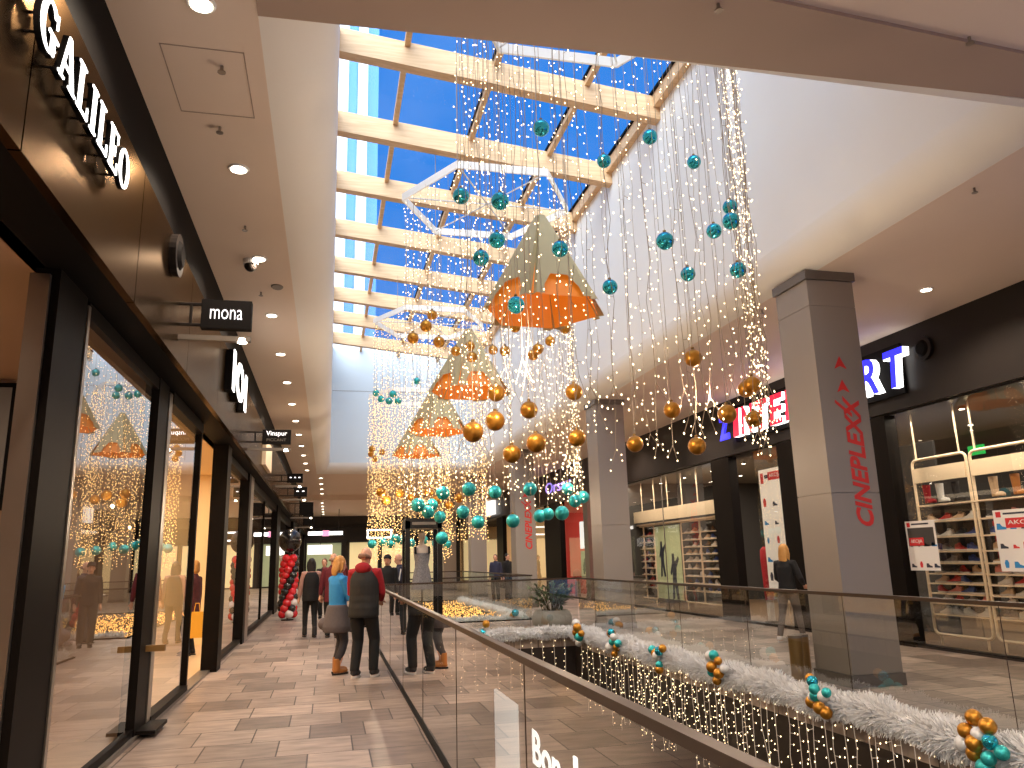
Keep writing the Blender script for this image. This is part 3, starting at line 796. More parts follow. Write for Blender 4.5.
cone((2.98, 10.3, 5.08), .93, 1.52, 'tan folded paper cone lantern with orange inside, largest and nearest to camera')
cone((2.84, 15.7, 5.03), .90, 1.42, 'tan folded cone lantern second from camera, gold baubles around its tip')
cone((2.82, 20.6, 4.98), .86, 1.42, 'tan folded cone lantern third from camera, right of it large gold bauble')
cone((2.84, 26.0, 5.05), .86, 1.35, 'tan folded cone lantern farthest from camera, partly behind the third')

# baubles
def bauble(c, r, m, label, ztop, group, name='bauble'):
    mb = MB().ball(c, r, 16, 10)
    o = mb.build(name, m, smooth=True); tag(o, label, 'bauble', group)
    MB().tube([(c[0], c[1], c[2]+r*.95), (c[0], c[1], c[2]+r*1.22)], r*.2, 8).build('cap', 'brass', o)
    MB().tube([(c[0], c[1], c[2]+r*1.2), (c[0], c[1], ztop)], .003, 3, cap=False).build('thread', 'wire', o)
    return o
def baubles(pix, y0, dy, rad, m, ztop, fmt, group):
    pix = sorted(pix)
    for i, (px, py) in enumerate(pix):
        y = y0+R.uniform(-dy, dy)
        bauble(at_y(px, py, y), rad*(.94+.12*R.random()), m, fmt % ordn(i), ztop, group)
baubles([(541,128),(604,161),(650,137),(694,162),(461,196),(500,201),(497,240),(560,249),(481,258),(516,305),(610,287),(665,241),(688,274),(730,207),(731,221),(714,231),(738,270)],
        7.1, .8, .085, 'teal_shiny', 8.0, 'shiny teal bauble high in the nearest light cluster, %s from the left', 'upper teal baubles of the nearest cluster')
baubles([(693,358),(574,392),(529,410),(496,393),(495,421),(473,432),(672,410),(727,414),(752,385),(746,389),(697,446),(635,444),(754,419),(577,438),(536,443),(512,454)],
        7.1, .6, .088, 'gold_ball', 8.0, 'matt gold bauble low in the nearest light cluster, %s from the left', 'lower gold baubles of the nearest cluster')
baubles([(432,315),(426,326),(413,338),(439,342),(456,351),(470,346),(472,357),(493,350),(505,351),(515,327),(538,349),(533,355),(550,341),(565,328)],
        13.2, .8, .098, 'gold_ball', 8.1, 'small gold bauble high in the second light cluster, %s from the left', 'upper gold baubles of the second cluster')
baubles([(418,505),(428,512),(432,505),(443,493),(440,517),(442,538),(469,489),(463,512),(478,522),(495,492),(513,521),(530,489),(540,516),(548,514),(562,513),(568,489),(575,501),(583,497)],
        13.2, 1., .115, 'teal_glitter', 8.1, 'glittering teal bauble low in the second light cluster, %s from the left', 'lower teal baubles of the second cluster')
baubles([(376,393),(381,399),(389,401),(393,394),(398,401),(417,381)],
        20.8, .5, .10, 'teal_glitter', 8.1, 'tiny teal bauble high in the third light cluster, %s from the left', 'upper teal baubles of the third cluster')
baubles([(381,492),(386,500),(400,493),(412,497),(429,492),(437,500),(449,505),(459,498)],
        20.8, 1., .13, 'gold_ball', 8.1, 'gold bauble low in the third light cluster, %s from the left', 'lower gold baubles of the third cluster')
baubles([(371,454),(375,459),(382,452),(372,449)],
        27.6, .5, .12, 'gold_ball', 7.4, 'tiny gold bauble high in the farthest light cluster, %s from the left', 'upper gold baubles of the farthest cluster')
baubles([(372,544),(383,542),(395,538),(391,544),(411,543),(436,543),(447,544),(401,540),(424,540)],
        27.6, .9, .15, 'teal_glitter', 7.4, 'teal bauble low in the farthest light cluster, %s from the left', 'lower teal baubles of the farthest cluster')

# ------------------------------------------------------------------ tinsel garlands, clusters, icicle lights
def garland(pts, r, label, dens=900):
    pts = [Vector(p) for p in pts]
    mb = MB().tube(pts, r*.5, 8)
    for a, b in zip(pts[:-1], pts[1:]):
        L = (b-a).length; d = (b-a)/L
        up = Vector((0, 0, 1)); s_ = d.cross(up).normalized()
        for i in range(int(L*dens)):
            q = a+d*R.uniform(0, L); th = R.uniform(0, 2*PI)
            k = .88+.12*math.sin(q.x*7+q.y*7)+R.uniform(-.2, .15)
            n = (s_*math.cos(th)+up*math.sin(th)+d*R.uniform(-1.1, 1.1)).normalized()
            tip = q+n*r*k; w = d.cross(n).normalized() if R.random() < .5 else d
            base = q+n*r*.4
            mb.add([base-w*.009, base+w*.009, tip+w*.004, tip-w*.004], [(0, 1, 2, 3)])
    o = mb.build('tinsel_garland', 'tinsel'); tag(o, label, 'garland')
    return o
garland([(V1-.06, y, .05+.02*math.sin(y*3)) for y in [2.2+.45*k for k in range(32)]], .19, 'thick white tinsel garland along the near edge of the opening, above icicle lights', 4200)
garland([(x, VE1-.03, .05) for x in [1.05+.5*k for k in range(9)]], .16, 'white tinsel garland along the bridge edge of the near opening, beside the planter', 3000)
garland([(V1-.06, y, .05) for y in [20.5+.8*k for k in range(14)]], .17, 'white tinsel garland along the right edge of the far opening', 1000)
garland([(x, VS2+.03, .04) for x in [1.05+.5*k for k in range(9)]], .15, 'white tinsel garland along the bridge edge of the far opening, below gold lights', 1800)

def cluster(c, n, r, label, seed):
    rn = random.Random(seed)
    t = thing('bauble_cluster', label, 'bauble cluster', c, 0, 'bauble clusters on the garlands')
    cols = ['gold_ball', 'teal_glitter', 'gold_ball', 'white_ball', 'teal_glitter', 'gold_ball', 'teal_shiny', 'white_ball', 'gold_ball', 'teal_glitter']
    for i in range(n):
        a = 2*PI*i/n*2.4; q = r*1.15*math.sqrt((i+.3)/n)*3.
        p = (c[0]-.10-rn.uniform(0, .06)-.05*(1-i/n), c[1]+q*math.cos(a), c[2]+q*math.sin(a)*.9)
        MB().ball(p, r*rn.uniform(.8, 1.12), 14, 9).build('ball', cols[(i*3+seed) % 10], t, True)
for i, (px, py, n, r, w) in enumerate([(1000, 745, 11, .062, 'nearest, at the right end of the near garland'), (832, 697, 10, .062, 'second from camera, below the nearest grey column'),
        (728, 668, 8, .065, 'third from camera, left of the brass bin'), (668, 657, 7, .07, 'fourth from camera, below the walking blonde woman'),
        (622, 643, 8, .075, 'fifth from camera, in front of the second column'), (586, 633, 8, .08, 'sixth from camera, right of the round planter')]):
    p = at_x(px, py, V1-.1); cluster((V1-.1, p.y, p.z+.02), n, r, 'gold, teal, white bauble cluster, '+w, i)
cluster((3.35, VE1-.1, .10), 4, .08, 'small teal bauble cluster on the bridge edge garland, left of planter', 6)
cluster((4.95, VS2+.2, .1), 5, .10, 'teal and white bauble cluster at the corner of the far opening', 7)

for k in range(78):
    y = 2.7+k*.172+R.uniform(-.05, .05)
    if 14.2 < y and k % 2: continue
    fairy((V1-.05, y), -.02, -1.1-R.uniform(-.25, .35), R, step=.085 if not 9.3 < y < 12.8 else .055, br=.0085, bmat='bulb_glow', wig=.03, wm='white_wire', wr=.0042,
          label='white icicle light string hanging below the near garland', group='icicle lights of the near opening', cat='icicle light', split=False, name='icicle_light')
for k in range(16):
    x = 1.3+k*.24
    fairy((x, VE1-.05), -.02, -.9-R.uniform(-.2, .25), R, step=.11, br=.0095, bmat='bulb_glow', wig=.03, wm='white_wire', wr=.0042,
          label='white icicle light string hanging below the bridge edge garland', group='icicle lights of the bridge edge', cat='icicle light', split=False, name='icicle_light')
net = MB(); wn = MB()
for i in range(2500):
    x, y = R.uniform(1.15, 5.0), 20.75+10.6*R.random()**1.25
    net.octa((x, y, R.uniform(-.22, .03)), .019, .024)
for y in [20.8+.3*k for k in range(36)]: wn.tube([(1.1, y, -.12), (V1-.02, y, -.12)], .006, 3)
wn.add([(1.05, 20.6, -.26), (V1, 20.6, -.26), (V1, 31.4, -.26), (1.05, 31.4, -.26)], [(0, 1, 2, 3)])
wn.build('light_net', 'net_mat')
o = bpy.data.objects['light_net']; tag(o, 'dense carpet of golden lights filling the far floor opening', 'light net', kind='stuff')
net.build('bulb', 'bulb_amber', o, kind='stuff')

# ------------------------------------------------------------------ planter, vitrine, bin
t = thing('planter', 'low round grey concrete planter with leafy green plant on the bridge', 'planter', (5.0, 17.55, 0))
prof = [(.0, .0), (.30, 0), (.40, .05), (.455, .16), (.46, .26), (.42, .37), (.36, .425), (.32, .41), (.30, .36), (0, .36)]
mb = MB(); n = 32; vs = []; fs = []
for (r_, z) in prof:
    for k in range(n): vs.append((5.0+r_*math.cos(2*PI*k/n), 17.55+r_*math.sin(2*PI*k/n), z))
for i in range(len(prof)-1):
    for k in range(n): fs.append((i*n+k, i*n+(k+1) % n, (i+1)*n+(k+1) % n, (i+1)*n+k))
mb.add(vs, fs).build('bowl', 'concrete', t, True)
lv = MB(); st = MB()
for k in range(46):
    a = R.uniform(0, 2*PI); s_ = R.uniform(.1, .62); hgt = R.uniform(.30, .66)*(1.1-s_*.5)
    p0 = Vector((5.0+.2*math.cos(a)*R.random(), 17.55+.2*math.sin(a)*R.random(), .36))
    p1 = Vector((5.0+s_*math.cos(a), 17.55+s_*math.sin(a), .40+hgt)); pm = p0.lerp(p1, .5)+Vector((0, 0, .1))
    st.tube([p0, pm, p1], .006, 4)
    for j in range(13):
        u_ = .3+.7*j/12; q = (p0.lerp(pm, u_*2) if u_ < .5 else pm.lerp(p1, u_*2-1))
        d = Vector((math.cos(a)+R.uniform(-.9, .9), math.sin(a)+R.uniform(-.9, .9), R.uniform(-.3, .8))).normalized()
        l = R.uniform(.09, .16); w_ = d.cross(Vector((0, 0, 1))).normalized()*l*.30
        lv.use(R.choice([0, 0, 1]))
        lv.add([q, q+d*l*.45+w_+Vector((0, 0, .01)), q+d*l, q+d*l*.45-w_+Vector((0, 0, .01))], [(0, 1, 2, 3)])
st.build('stems', 'stem', t, kind='stuff'); lv.build('foliage', ['leaf', 'leaf_dark'], t, kind='stuff')

vx0, vx1, vy0, vy1 = 1.62, 2.42, 17.0, 17.8
t = thing('display_case', 'tall black framed glass display case with a dressed mannequin, on the bridge', 'display case', (2.0, 17.4, 0))
for x in (vx0, vx1-.10):
    for y in (vy0, vy1-.08):
        MB().box((x, y, .3), (x+.10, y+.08, 2.45)).build('post', 'black_metal', t)
MB().box((vx0, vy0, 2.28), (vx1, vy1, 2.5)).build('header', 'black_metal', t)
MB().box((vx0+.14, vy0-.006, 2.36), (vx1-.14, vy0, 2.42)).build('header_strip', 'grey_metal', t)
MB().box((vx0, vy0, 0), (vx1, vy1, .35)).build('plinth', 'black_metal', t)
MB().quad((vx0+.1, vy0+.02, .35), (vx1-.1, vy0+.02, .35), (vx1-.1, vy0+.02, 2.28), (vx0+.1, vy0+.02, 2.28)).build('glass_pane', 'roof_glass', t)
MB().quad((vx1-.02, vy0+.08, .35), (vx1-.02, vy1-.08, .35), (vx1-.02, vy1-.08, 2.28), (vx1-.02, vy0+.08, 2.28)).build('glass_pane', 'roof_glass', t)
MB().quad((vx0+.02, vy0+.08, .35), (vx0+.02, vy1-.08, .35), (vx0+.02, vy1-.08, 2.28), (vx0+.02, vy0+.08, 2.28)).build('glass_pane', 'roof_glass', t)
mx_, my_ = 2.02, 17.4
t = thing('dress_form', 'pale headed mannequin bust wearing patterned grey dress inside the display case', 'mannequin', (mx_, my_, .35))
mb = MB().loft([(mx_, my_, z, a, b) for z, a, b in ((1.50, .12, .09), (1.62, .15, .10), (1.76, .17, .115), (1.86, .175, .10), (1.91, .13, .075), (1.94, .06, .055), (2.0, .048, .05), (2.03, .055, .06), (2.08, .075, .085), (2.15, .08, .095), (2.21, .065, .075), (2.24, .03, .03))], 20)
mb.build('bust', 'skin_pale', t, True)
mb = MB().loft([(mx_, my_, z, a, b) for z, a, b in ((.98, .24, .17), (1.1, .225, .16), (1.3, .19, .14), (1.42, .165, .125), (1.5, .14, .11), (1.62, .165, .115), (1.76, .182, .13))], 24, cap=False)
mb.build('dress', 'cloth_pattern', t, True)
MB().box((mx_-.17, my_-.12, 1.74), (mx_-.13, my_+.1, 1.90)).box((mx_+.13, my_-.12, 1.74), (mx_+.17, my_+.1, 1.90)).build('strap', 'cloth_black', t)
MB().tube([(mx_, my_, .35), (mx_, my_, 1.5)], .018, 8).tube([(mx_, my_, .35), (mx_, my_, .37)], .14, 20).build('stand', 'steel', t)

t = thing('litter_bin', 'pair of slim brass coloured cylinders standing left of the nearest column', 'bin', (5.98, 9.32, 0))
for x in (5.88, 6.04):
    MB().tube([(x, 9.32+(x-5.96)*.6, 0), (x, 9.32+(x-5.96)*.6, .50)], .085, 20).build('cylinder', 'brass', t)
MB().tube([(5.88, 9.27, .50), (5.88, 9.27, .53)], .09, 20).tube([(6.04, 9.37, .50), (6.04, 9.37, .53)], .09, 20).build('rim', 'steel', t)

# ------------------------------------------------------------------ balloon column
t = thing('balloon_column', 'spiral column of red, white and black balloons topped by big black balloon', 'balloon column', (-1.12, 24.3, 0))
MB().tube([(-1.12, 24.3, 0), (-1.12, 24.3, 2.0)], .02, 8).tube([(-1.12, 24.3, 0), (-1.12, 24.3, .03)], .18, 20).build('stand', 'black_metal', t)
k = 0
for i in range(11):
    z = .18+i*.158; n_ = 5
    for j in range(n_):
        a = 2*PI*j/n_+i*.42; m_ = ['balloon_red', 'balloon_red', 'balloon_black', 'balloon_red', 'balloon_white'][j]
        if i < 4 and j == 4: m_ = 'balloon_black' if i % 2 else 'balloon_white'
        mb = MB().ball((-1.12+.17*math.cos(a), 24.3+.17*math.sin(a), z), .125, 12, 8)
        mb.build('balloon', m_, t, True); k += 1
mb = MB().ball((-1.12, 24.3, 2.28), .33, 24, 16, (1, 1, 1.06)); mb.build('top_balloon', 'balloon_black', t, True)

# ------------------------------------------------------------------ lower level sign and panel
t = thing('shop_sign', 'white illuminated letters of a lower floor shop seen through the near balustrade', 'sign', (5.34, 19, -3.4))
b = MB()
text(b, 'Bon', (5.34, 21.0, -3.62), (0, -1, 0), (0, 0, 1), 2.55, .84, .02, .015); text(b, 'l', (5.34, 17.35, -3.62), (0, -1, 0), (0, 0, 1), .22, .98, .04, .04)
b.build('lettering', 'white_glow', t)
t = thing('light_panel', 'tall white glowing panel on the lower floor, left of the lower letters', 'panel', (5.3, 24, -3.4))
MB().box((5.28, 22.5, -4.95), (5.33, 25.6, -2.45)).build('panel', 'screen_white', t)

# ------------------------------------------------------------------ shoe shop displays
def shoe_proto(name, um, sm):
    """trainer lying along +Y (toe), sole on z=0"""
    L = .27
    so = MB(); up = MB()
    ring = []
    for i in range(13):
        u = i/12; y = (u-.5)*L
        w = .034+.012*math.sin(PI*min(1, u*1.15))+(.004 if u > .6 else 0)
        if u > .88: w *= math.sqrt(max(.05, 1-((u-.88)/.125)**2))
        if u < .08: w *= .8
        ring.append((y, w))
    def strip(zf, zt, k, mb):
        vs = []; n = len(ring)
        for (y, w) in ring: vs += [(-w*k, y, zf), (w*k, y, zf), (w*k, y, zt(y)), (-w*k, y, zt(y))]
        fs = []
        for i in range(n-1):
            a, b = 4*i, 4*i+4
            fs += [(a, a+1, b+1, b), (a+1, a+2, b+2, b+1), (a+2, a+3, b+3, b+2), (a+3, a, b, b+3)]
        fs += [(3, 2, 1, 0), (4*n-4, 4*n-3, 4*n-2, 4*n-1)]
        mb.add(vs, fs)
    strip(0, lambda y: .030 if y < 0 else .026, 1.06, so)
    vs = []; n = len(ring); N = 10
    for i, (y, w) in enumerate(ring):
        u = i/(n-1)
        h = .112 if u < .30 else (.118-.062*((u-.30)/.4) if u < .7 else .056-.022*((u-.7)/.3))
        for k in range(N):
            a = PI*k/(N-1); vs.append((w*.97*math.cos(a), y, .026+(h-.026)*math.sin(a)**.75))
    fs = []
    for i in range(n-1):
        for k in range(N-1): fs.append((i*N+k, i*N+k+1, (i+1)*N+k+1, (i+1)*N+k))
    fs += [tuple(range(N)), tuple((n-1)*N+k for k in range(N-1, -1, -1))]
    up.add(vs, fs)
    up.tube([(0, -.075, .105), (0, -.03, .112)], [.024, .020], 10)
    me = up; o = me.build(name, um, None, True)
    s_ = so.build('sole', sm, o, True)
    return o
for c, v in (('white', (222, 216, 208)), ('black', (34, 32, 33)), ('red', (186, 44, 40)), ('blue', (48, 74, 140)), ('beige', (204, 172, 138)), ('grey', (120, 116, 114)), ('pink', (218, 132, 118)), ('brown', (116, 78, 50))):
    mat('shoe_'+c+'_upper', rgb(*v), .6, var=.12, scale=30)
SHOES = {}
def put_shoe(color, loc, rz, label, group, sole='shoe_white'):
    if color not in SHOES:
        SHOES[color] = o = shoe_proto('trainer', 'shoe_%s_upper' % color, 'sole_dark' if color in ('brown',) else sole)
        tag(o, label, 'shoe', group); o.location = loc; o.rotation_euler = (0, 0, rz)
        o.children[0].matrix_parent_inverse = Matrix.Identity(4)
        return o
    return dup(SHOES[color], loc, rz, label, group)
def boot(loc, m, label):
    x, y, z = loc
    mb = MB().loft([(x, y+.03, z+.03, .05, .055), (x, y+.03, z+.12, .05, .055), (x, y+.035, z+.28, .06, .065), (x, y+.035, z+.34, .062, .068)], 14)
    mb.ball((x, y-.05, z+.055), .055, 12, 8, (.9, 1.9, .95))
    o = mb.build('boot', m, None, True); tag(o, label, 'boot')
    MB().box((x-.05, y-.15, z), (x+.05, y+.09, z+.028)).build('sole', 'sole_dark', o)
def rack(label, y0, y1, x, zb, zt, header, zs, nshoe, short, cols, rods=True, mids=(), seed=0, wm='shelf_cream', zrod=3.92):
    rn = random.Random(seed)
    t = thing('shoe_rack', label, 'shoe rack', (x, (y0+y1)/2, 0))
    r = .10; pts = []
    for (cy_, cz_, a0) in ((y0+r, zb+r, PI), (y1-r, zb+r, 1.5*PI), (y1-r, zt-r, 0), (y0+r, zt-r, .5*PI)):
        for k in range(5):
            a = a0+PI/2*k/4; pts.append((x, cy_+r*math.cos(a), cz_+r*math.sin(a)))
    pts.append(pts[0]); pts.append(pts[1])
    MB().tube(pts, .024, 8, cap=False).build('frame', wm, t)
    for m_ in mids: MB().box((x-.02, m_-.02, zb), (x+.02, m_+.02, zt)).build('upright', wm, t)
    if header: MB().box((x-.03, y0+.03, header[0]), (x+.02, y1-.03, header[1])).build('header_panel', wm, t)
    for z in zs: MB().box((x-.02, y0+.03, z-.022), (x+.26, y1-.03, z)).build('shelf', wm, t)
    for y in (y0+.12, y1-.12):
        if rods: MB().tube([(x, y, zt), (x, y, zrod)], .016, 6).build('hanging_rod', wm, t)
        MB().tube([(x, y, .005), (x, y, zb)], .02, 6).build('foot', wm, t)
    MB().box((x+.262, y0+.03, zs[0]-.05), (x+.272, y1-.03, zs[-1]+.30)).build('back_panel', 'shop_dark', t)
    n = len(zs)
    for i, z in enumerate(sorted(zs, reverse=True)):
        for j in range(nshoe):
            yy = y1-.20-(y1-y0-.40)*j/max(1, nshoe-1)
            col = rn.choice(cols)
            yy2 = y1+y0-yy
            put_shoe(col, (x+.10, yy2, z), rn.choice([0, PI, .25, PI-.25, .1])+rn.uniform(-.08, .08),
                     '%s trainer on the %s shelf of the %s, %s from its left' % (col, ordn(i), short, ordn(j)), 'trainers on the '+short)
warm = ['white', 'white', 'beige', 'red', 'white', 'grey', 'beige', 'black', 'blue', 'pink']
cool = ['white', 'grey', 'black', 'blue', 'white', 'beige', 'brown', 'black']
ZS = [.50, .68, .84, 1.0, 1.16, 1.33, 1.52, 1.76, 2.02]
rack('white framed shoe rack behind the nearest right window, beside the black post', 10.36, 11.56, 10.0, .17, 3.08, (2.68, 2.93), ZS, 4, 'nearest left rack', warm, seed=2)
rack('white framed shoe rack at the right edge of the picture, behind glass', 8.95, 10.28, 10.0, .17, 3.08, (2.68, 2.93), ZS, 4, 'right edge rack', warm, seed=3)
t = thing('shelf_board', 'cream top shelf holding tall boots on the racks of the nearest right window', 'shelf', (10.0, 10.2, 2.3))
MB().box((9.98, 8.98, 2.275), (10.26, 11.53, 2.30)).build('board', 'shelf_cream', t)
boot((10.08, 11.36, 2.30), 'cloth_red', 'tall red boot on top shelf of the nearest left rack')
boot((10.08, 11.06, 2.30), 'paper', 'tall white boot on top shelf of the nearest left rack')
boot((10.08, 10.72, 2.30), 'sole_dark', 'tall black boot on top shelf of the nearest left rack')
boot((10.08, 9.95, 2.30), 'shoe_beige_upper', 'tall beige boot on top shelf of the right edge rack')
boot((10.08, 9.55, 2.30), 'boot_tan', 'tall tan boot on top shelf of the right edge rack')
ZF = [.55+.205*k for k in range(9)]
rack('tall two column shoe rack in the long right window, beside black post', 19.05, 21.45, 10.2, .22, 2.50, None, ZF, 6, 'two column far rack', cool, rods=False, mids=(20.25,), seed=4)
rack('tall narrow shoe rack in the long right window, beside second grey column', 23.45, 25.2, 10.2, .22, 2.50, None, ZF, 4, 'narrow far rack', cool+['red', 'red'], rods=False, mids=(24.3,), seed=5)
t = thing('shop_canopy', 'long cream header board hung on thin rods above the far shoe racks', 'header board', (10.1, 22, 2.5))
MB().box((10.0, 18.6, 2.62), (10.06, 25.3, 2.98)).build('board', 'shelf_cream', t)
MB().box((10.06, 18.6, 2.52), (10.5, 25.3, 2.56)).build('soffit', 'shelf_cream', t)
for y in (18.9, 19.9, 20.9, 21.9, 22.9, 23.9, 24.9): MB().tube([(10.03, y, 2.98), (10.03, y, 3.92)], .018, 6).build('hanging_rod', 'shelf_cream', t)
t = thing('graphic_panel', 'pale green picture panel of two dark climbers between the far shoe racks', 'panel', (10.2, 22.4, 0))
mat('pale_green', rgb(196, 204, 160), .6, var=.25, scale=2.5, emit=rgb(190, 200, 150), estr=.12, quiet=True)
MB().box((10.18, 21.55, .25), (10.2, 23.35, 2.45)).build('panel', 'pale_green', t)
for (yc, zc, s_) in ((22.9, 1.5, 1.), (22.1, 1.0, 1.25)):
    f = [(-.16, 0), (-.04, .02), (.0, .35), (.10, 0), (.22, .02), (.12, .5), (.16, .75), (.32, .95), (.28, 1.02), (.08, .88), (.06, 1.08), (-.06, 1.08), (-.08, .88), (-.2, .62), (-.14, .56), (-.08, .66), (-.1, .4)]
    MB().prism([(p[0]*s_, p[1]*s_) for p in f], (0, -1, 0), (0, 0, 1), (10.176, yc, zc-.6*s_), (-.003, 0, 0)).build('figure', 'poster_ink', t)

def poster(label, y0, z0, y1, z1, x, big=None, rows=2, bm='paper', cols=4, blk=None):
    """paper notice on the wall x, left edge y0 > right edge y1"""
    t = thing('poster', label, 'poster', (x, (y0+y1)/2, z0))
    W, H = y0-y1, z1-z0
    MB().box((x-.006, y1, z0), (x, y0, z1)).build('sheet', bm, t)
    U, V = (0, -1, 0), (0, 0, 1)
    def blkq(u0, v0, u1, v1, m, nm, d=.002):
        MB().box((x-.006-d, y0-u1*W, z0+v0*H), (x-.006, y0-u0*W, z0+v1*H)).build(nm, m, t)
    blkq(.06, .88, .17, .97, 'poster_red', 'logo')
    blkq(.22, .92, .80, .95, 'poster_ink', 'headline')
    if blk: blkq(*blk, 'shop_dark', 'picture')
    if big:
        u0, v0, u1, v1 = big
        blkq(u0, v0, u1, v1, 'poster_red', 'red_band', .003)
        b = MB(); text(b, 'AKCIJA', (x-.0095, y0-(u0+.05)*W, z0+(v0+(v1-v0)*.22)*H), U, V, (u1-u0-.1)*W, (v1-v0)*.56*H, .002); b.build('lettering', 'paper', t)
    rn = random.Random(int(y0*100))
    for i in range(rows):
        for j in range(cols):
            u = .14+.76*j/max(1, cols-1)-.04; v = .06+(.42 if rows < 3 else .62)*i/max(1, rows-1)
            s_ = W*.085*rn.uniform(.7, 1.2); k = rn.choice([0, 0, 1])
            f = [(-1, 0), (1.1, 0), (1.1, .35), (.2, .6), (-.2, 1.1), (-.9, 1.1)] if k == 0 else [(-.5, 0), (.5, 0), (.7, 1.2), (.3, 2.), (-.3, 2.), (-.7, 1.2)]
            MB().prism([(p[0]*s_, p[1]*s_) for p in f], U, V, (x-.006, y0-(u+.04)*W, z0+v*H), (-.002, 0, 0)).build('product_picture', rn.choice(['poster_ink', 'poster_ink', 'poster_red', 'cloth_blue']), t)
poster('white sale notice with red band on glass beside the nearest shoe rack', 11.32, 1.22, 10.66, 2.02, XR-.01, (.08, .50, .58, .66), 2, blk=(.06, .49, .94, .86))
poster('white sale notice with red band at right edge of picture, on the shop glass', 9.50, 1.22, 8.7, 2.09, XR-.01, (.25, .70, .95, .86), 3)
poster('tall glowing white sale poster in the shop entrance beside blonde woman', 15.85, .80, 14.78, 3.40, XR+.06, (.35, .90, .9, .97), 5, bm='poster_lit', cols=3)

# entrance: red jacket on a stand, low table
t = thing('jacket_stand', 'long red ski jacket hanging on a thin stand in the right shop entrance', 'jacket', (9.9, 16.45, 0))
MB().loft([(9.9, 16.45, z, a, b) for z, a, b in ((.5, .10, .12), (.9, .11, .13), (1.4, .12, .16), (1.62, .10, .17), (1.70, .05, .06))], 14).build('jacket', 'cloth_red', t, True)
MB().tube([(9.9, 16.45, 0), (9.9, 16.45, 1.78)], .014, 6).tube([(9.9, 16.45, .005), (9.9, 16.45, .03)], .16, 16).build('stand', 'black_metal', t)
MB().box((9.84, 16.39, .05), (9.96, 16.51, .5)).build('white_trouser', 'shoe_white', t)
t = thing('display_table', 'low cream display table with open shelf in the right shop entrance', 'table', (10.4, 15.6, 0))
MB().box((10.1, 14.9, .92), (10.7, 16.1, .97)).build('top', 'shelf_cream', t); MB().box((10.1, 14.9, .42), (10.7, 16.1, .45)).build('shelf', 'shelf_cream', t)
for y in (14.93, 16.04):
    for x in (10.12, 10.65): MB().box((x, y, .005), (x+.03, y+.03, .92)).build('leg', 'shelf_cream', t)
for j in range(4):
    put_shoe(['black', 'red', 'grey', 'white'][j], (10.3, 15.05+.28*j, .97), PI/2, '%s trainer on top of the low display table in the entrance' % ['black', 'red', 'grey', 'white'][j], 'trainers on the entrance table')
# blue glowing interior behind the black posts
t = thing('light_panel', 'blue and violet glowing wall panel between the nearest column and black post', 'panel', (11.2, 13.4, 0))
MB().box((11.2, 13.7, 2.3), (11.25, 14.7, 2.85)).build('blue_strip', 'blue_glow', t); MB().box((11.2, 13.7, 1.95), (11.25, 14.7, 2.2)).build('violet_strip', 'violet_glow', t)
MB().box((11.19, 13.6, 1.55), (11.25, 14.2, 1.9)).build('screen', 'screen_white', t)
MB().box((11.25, 12.4, .005), (11.3, 14.9, 3.6)).build('backing', 'shop_dark', t)
t = thing('exit_sign', 'small green exit sign glowing deep inside the nearest right shop', 'sign', (13.5, 11.2, 3.4))
MB().box((13.5, 13.5, 3.5), (13.56, 13.9, 3.7)).build('panel', 'green_glow', t); MB().tube([(13.53, 13.7, 3.70), (13.53, 13.7, 3.95)], .015, 6).build('bracket', 'grey_metal', t)
# clothes rail with coloured clothes deeper in the shop
def rail(label, x, y0, y1, cols, z=1.55):
    t = thing('clothes_rail', label, 'clothes rail', (x, (y0+y1)/2, 0))
    MB().tube([(x, y0, z), (x, y1, z)], .015, 6).tube([(x, y0, .005), (x, y0, z)], .015, 6).tube([(x, y1, .005), (x, y1, z)], .015, 6).build('rail_frame', 'steel', t)
    n = int((y1-y0)/.11)
    for i in range(n):
        y = y0+.08+i*.11; c = cols[i % len(cols)]
        o = MB().loft([(x, y, z-.95+.06*(i % 3), .20, .035), (x, y, z-.4, .19, .035), (x, y, z-.12, .20, .032), (x, y, z-.02, .04, .02)], 10).build('hanging_garment', c, None, True)
        tag(o, 'garment on hanger number-free' if False else 'dim hanging garment on %s' % label.split(',')[0].replace('steel ', ''), 'garment', 'garments on '+label.split(',')[0])
rail('steel clothes rail behind the nearest shoe rack, blue and red clothes', 11.0, 10.0, 11.6, ['cloth_blue', 'cloth_navy', 'cloth_red', 'cloth_black', 'cloth_navy'], 2.1)
rail('steel clothes rail behind the right edge rack, dark clothes', 11.0, 8.6, 9.8, ['cloth_red', 'cloth_black', 'cloth_navy', 'cloth_grey'], 2.1)

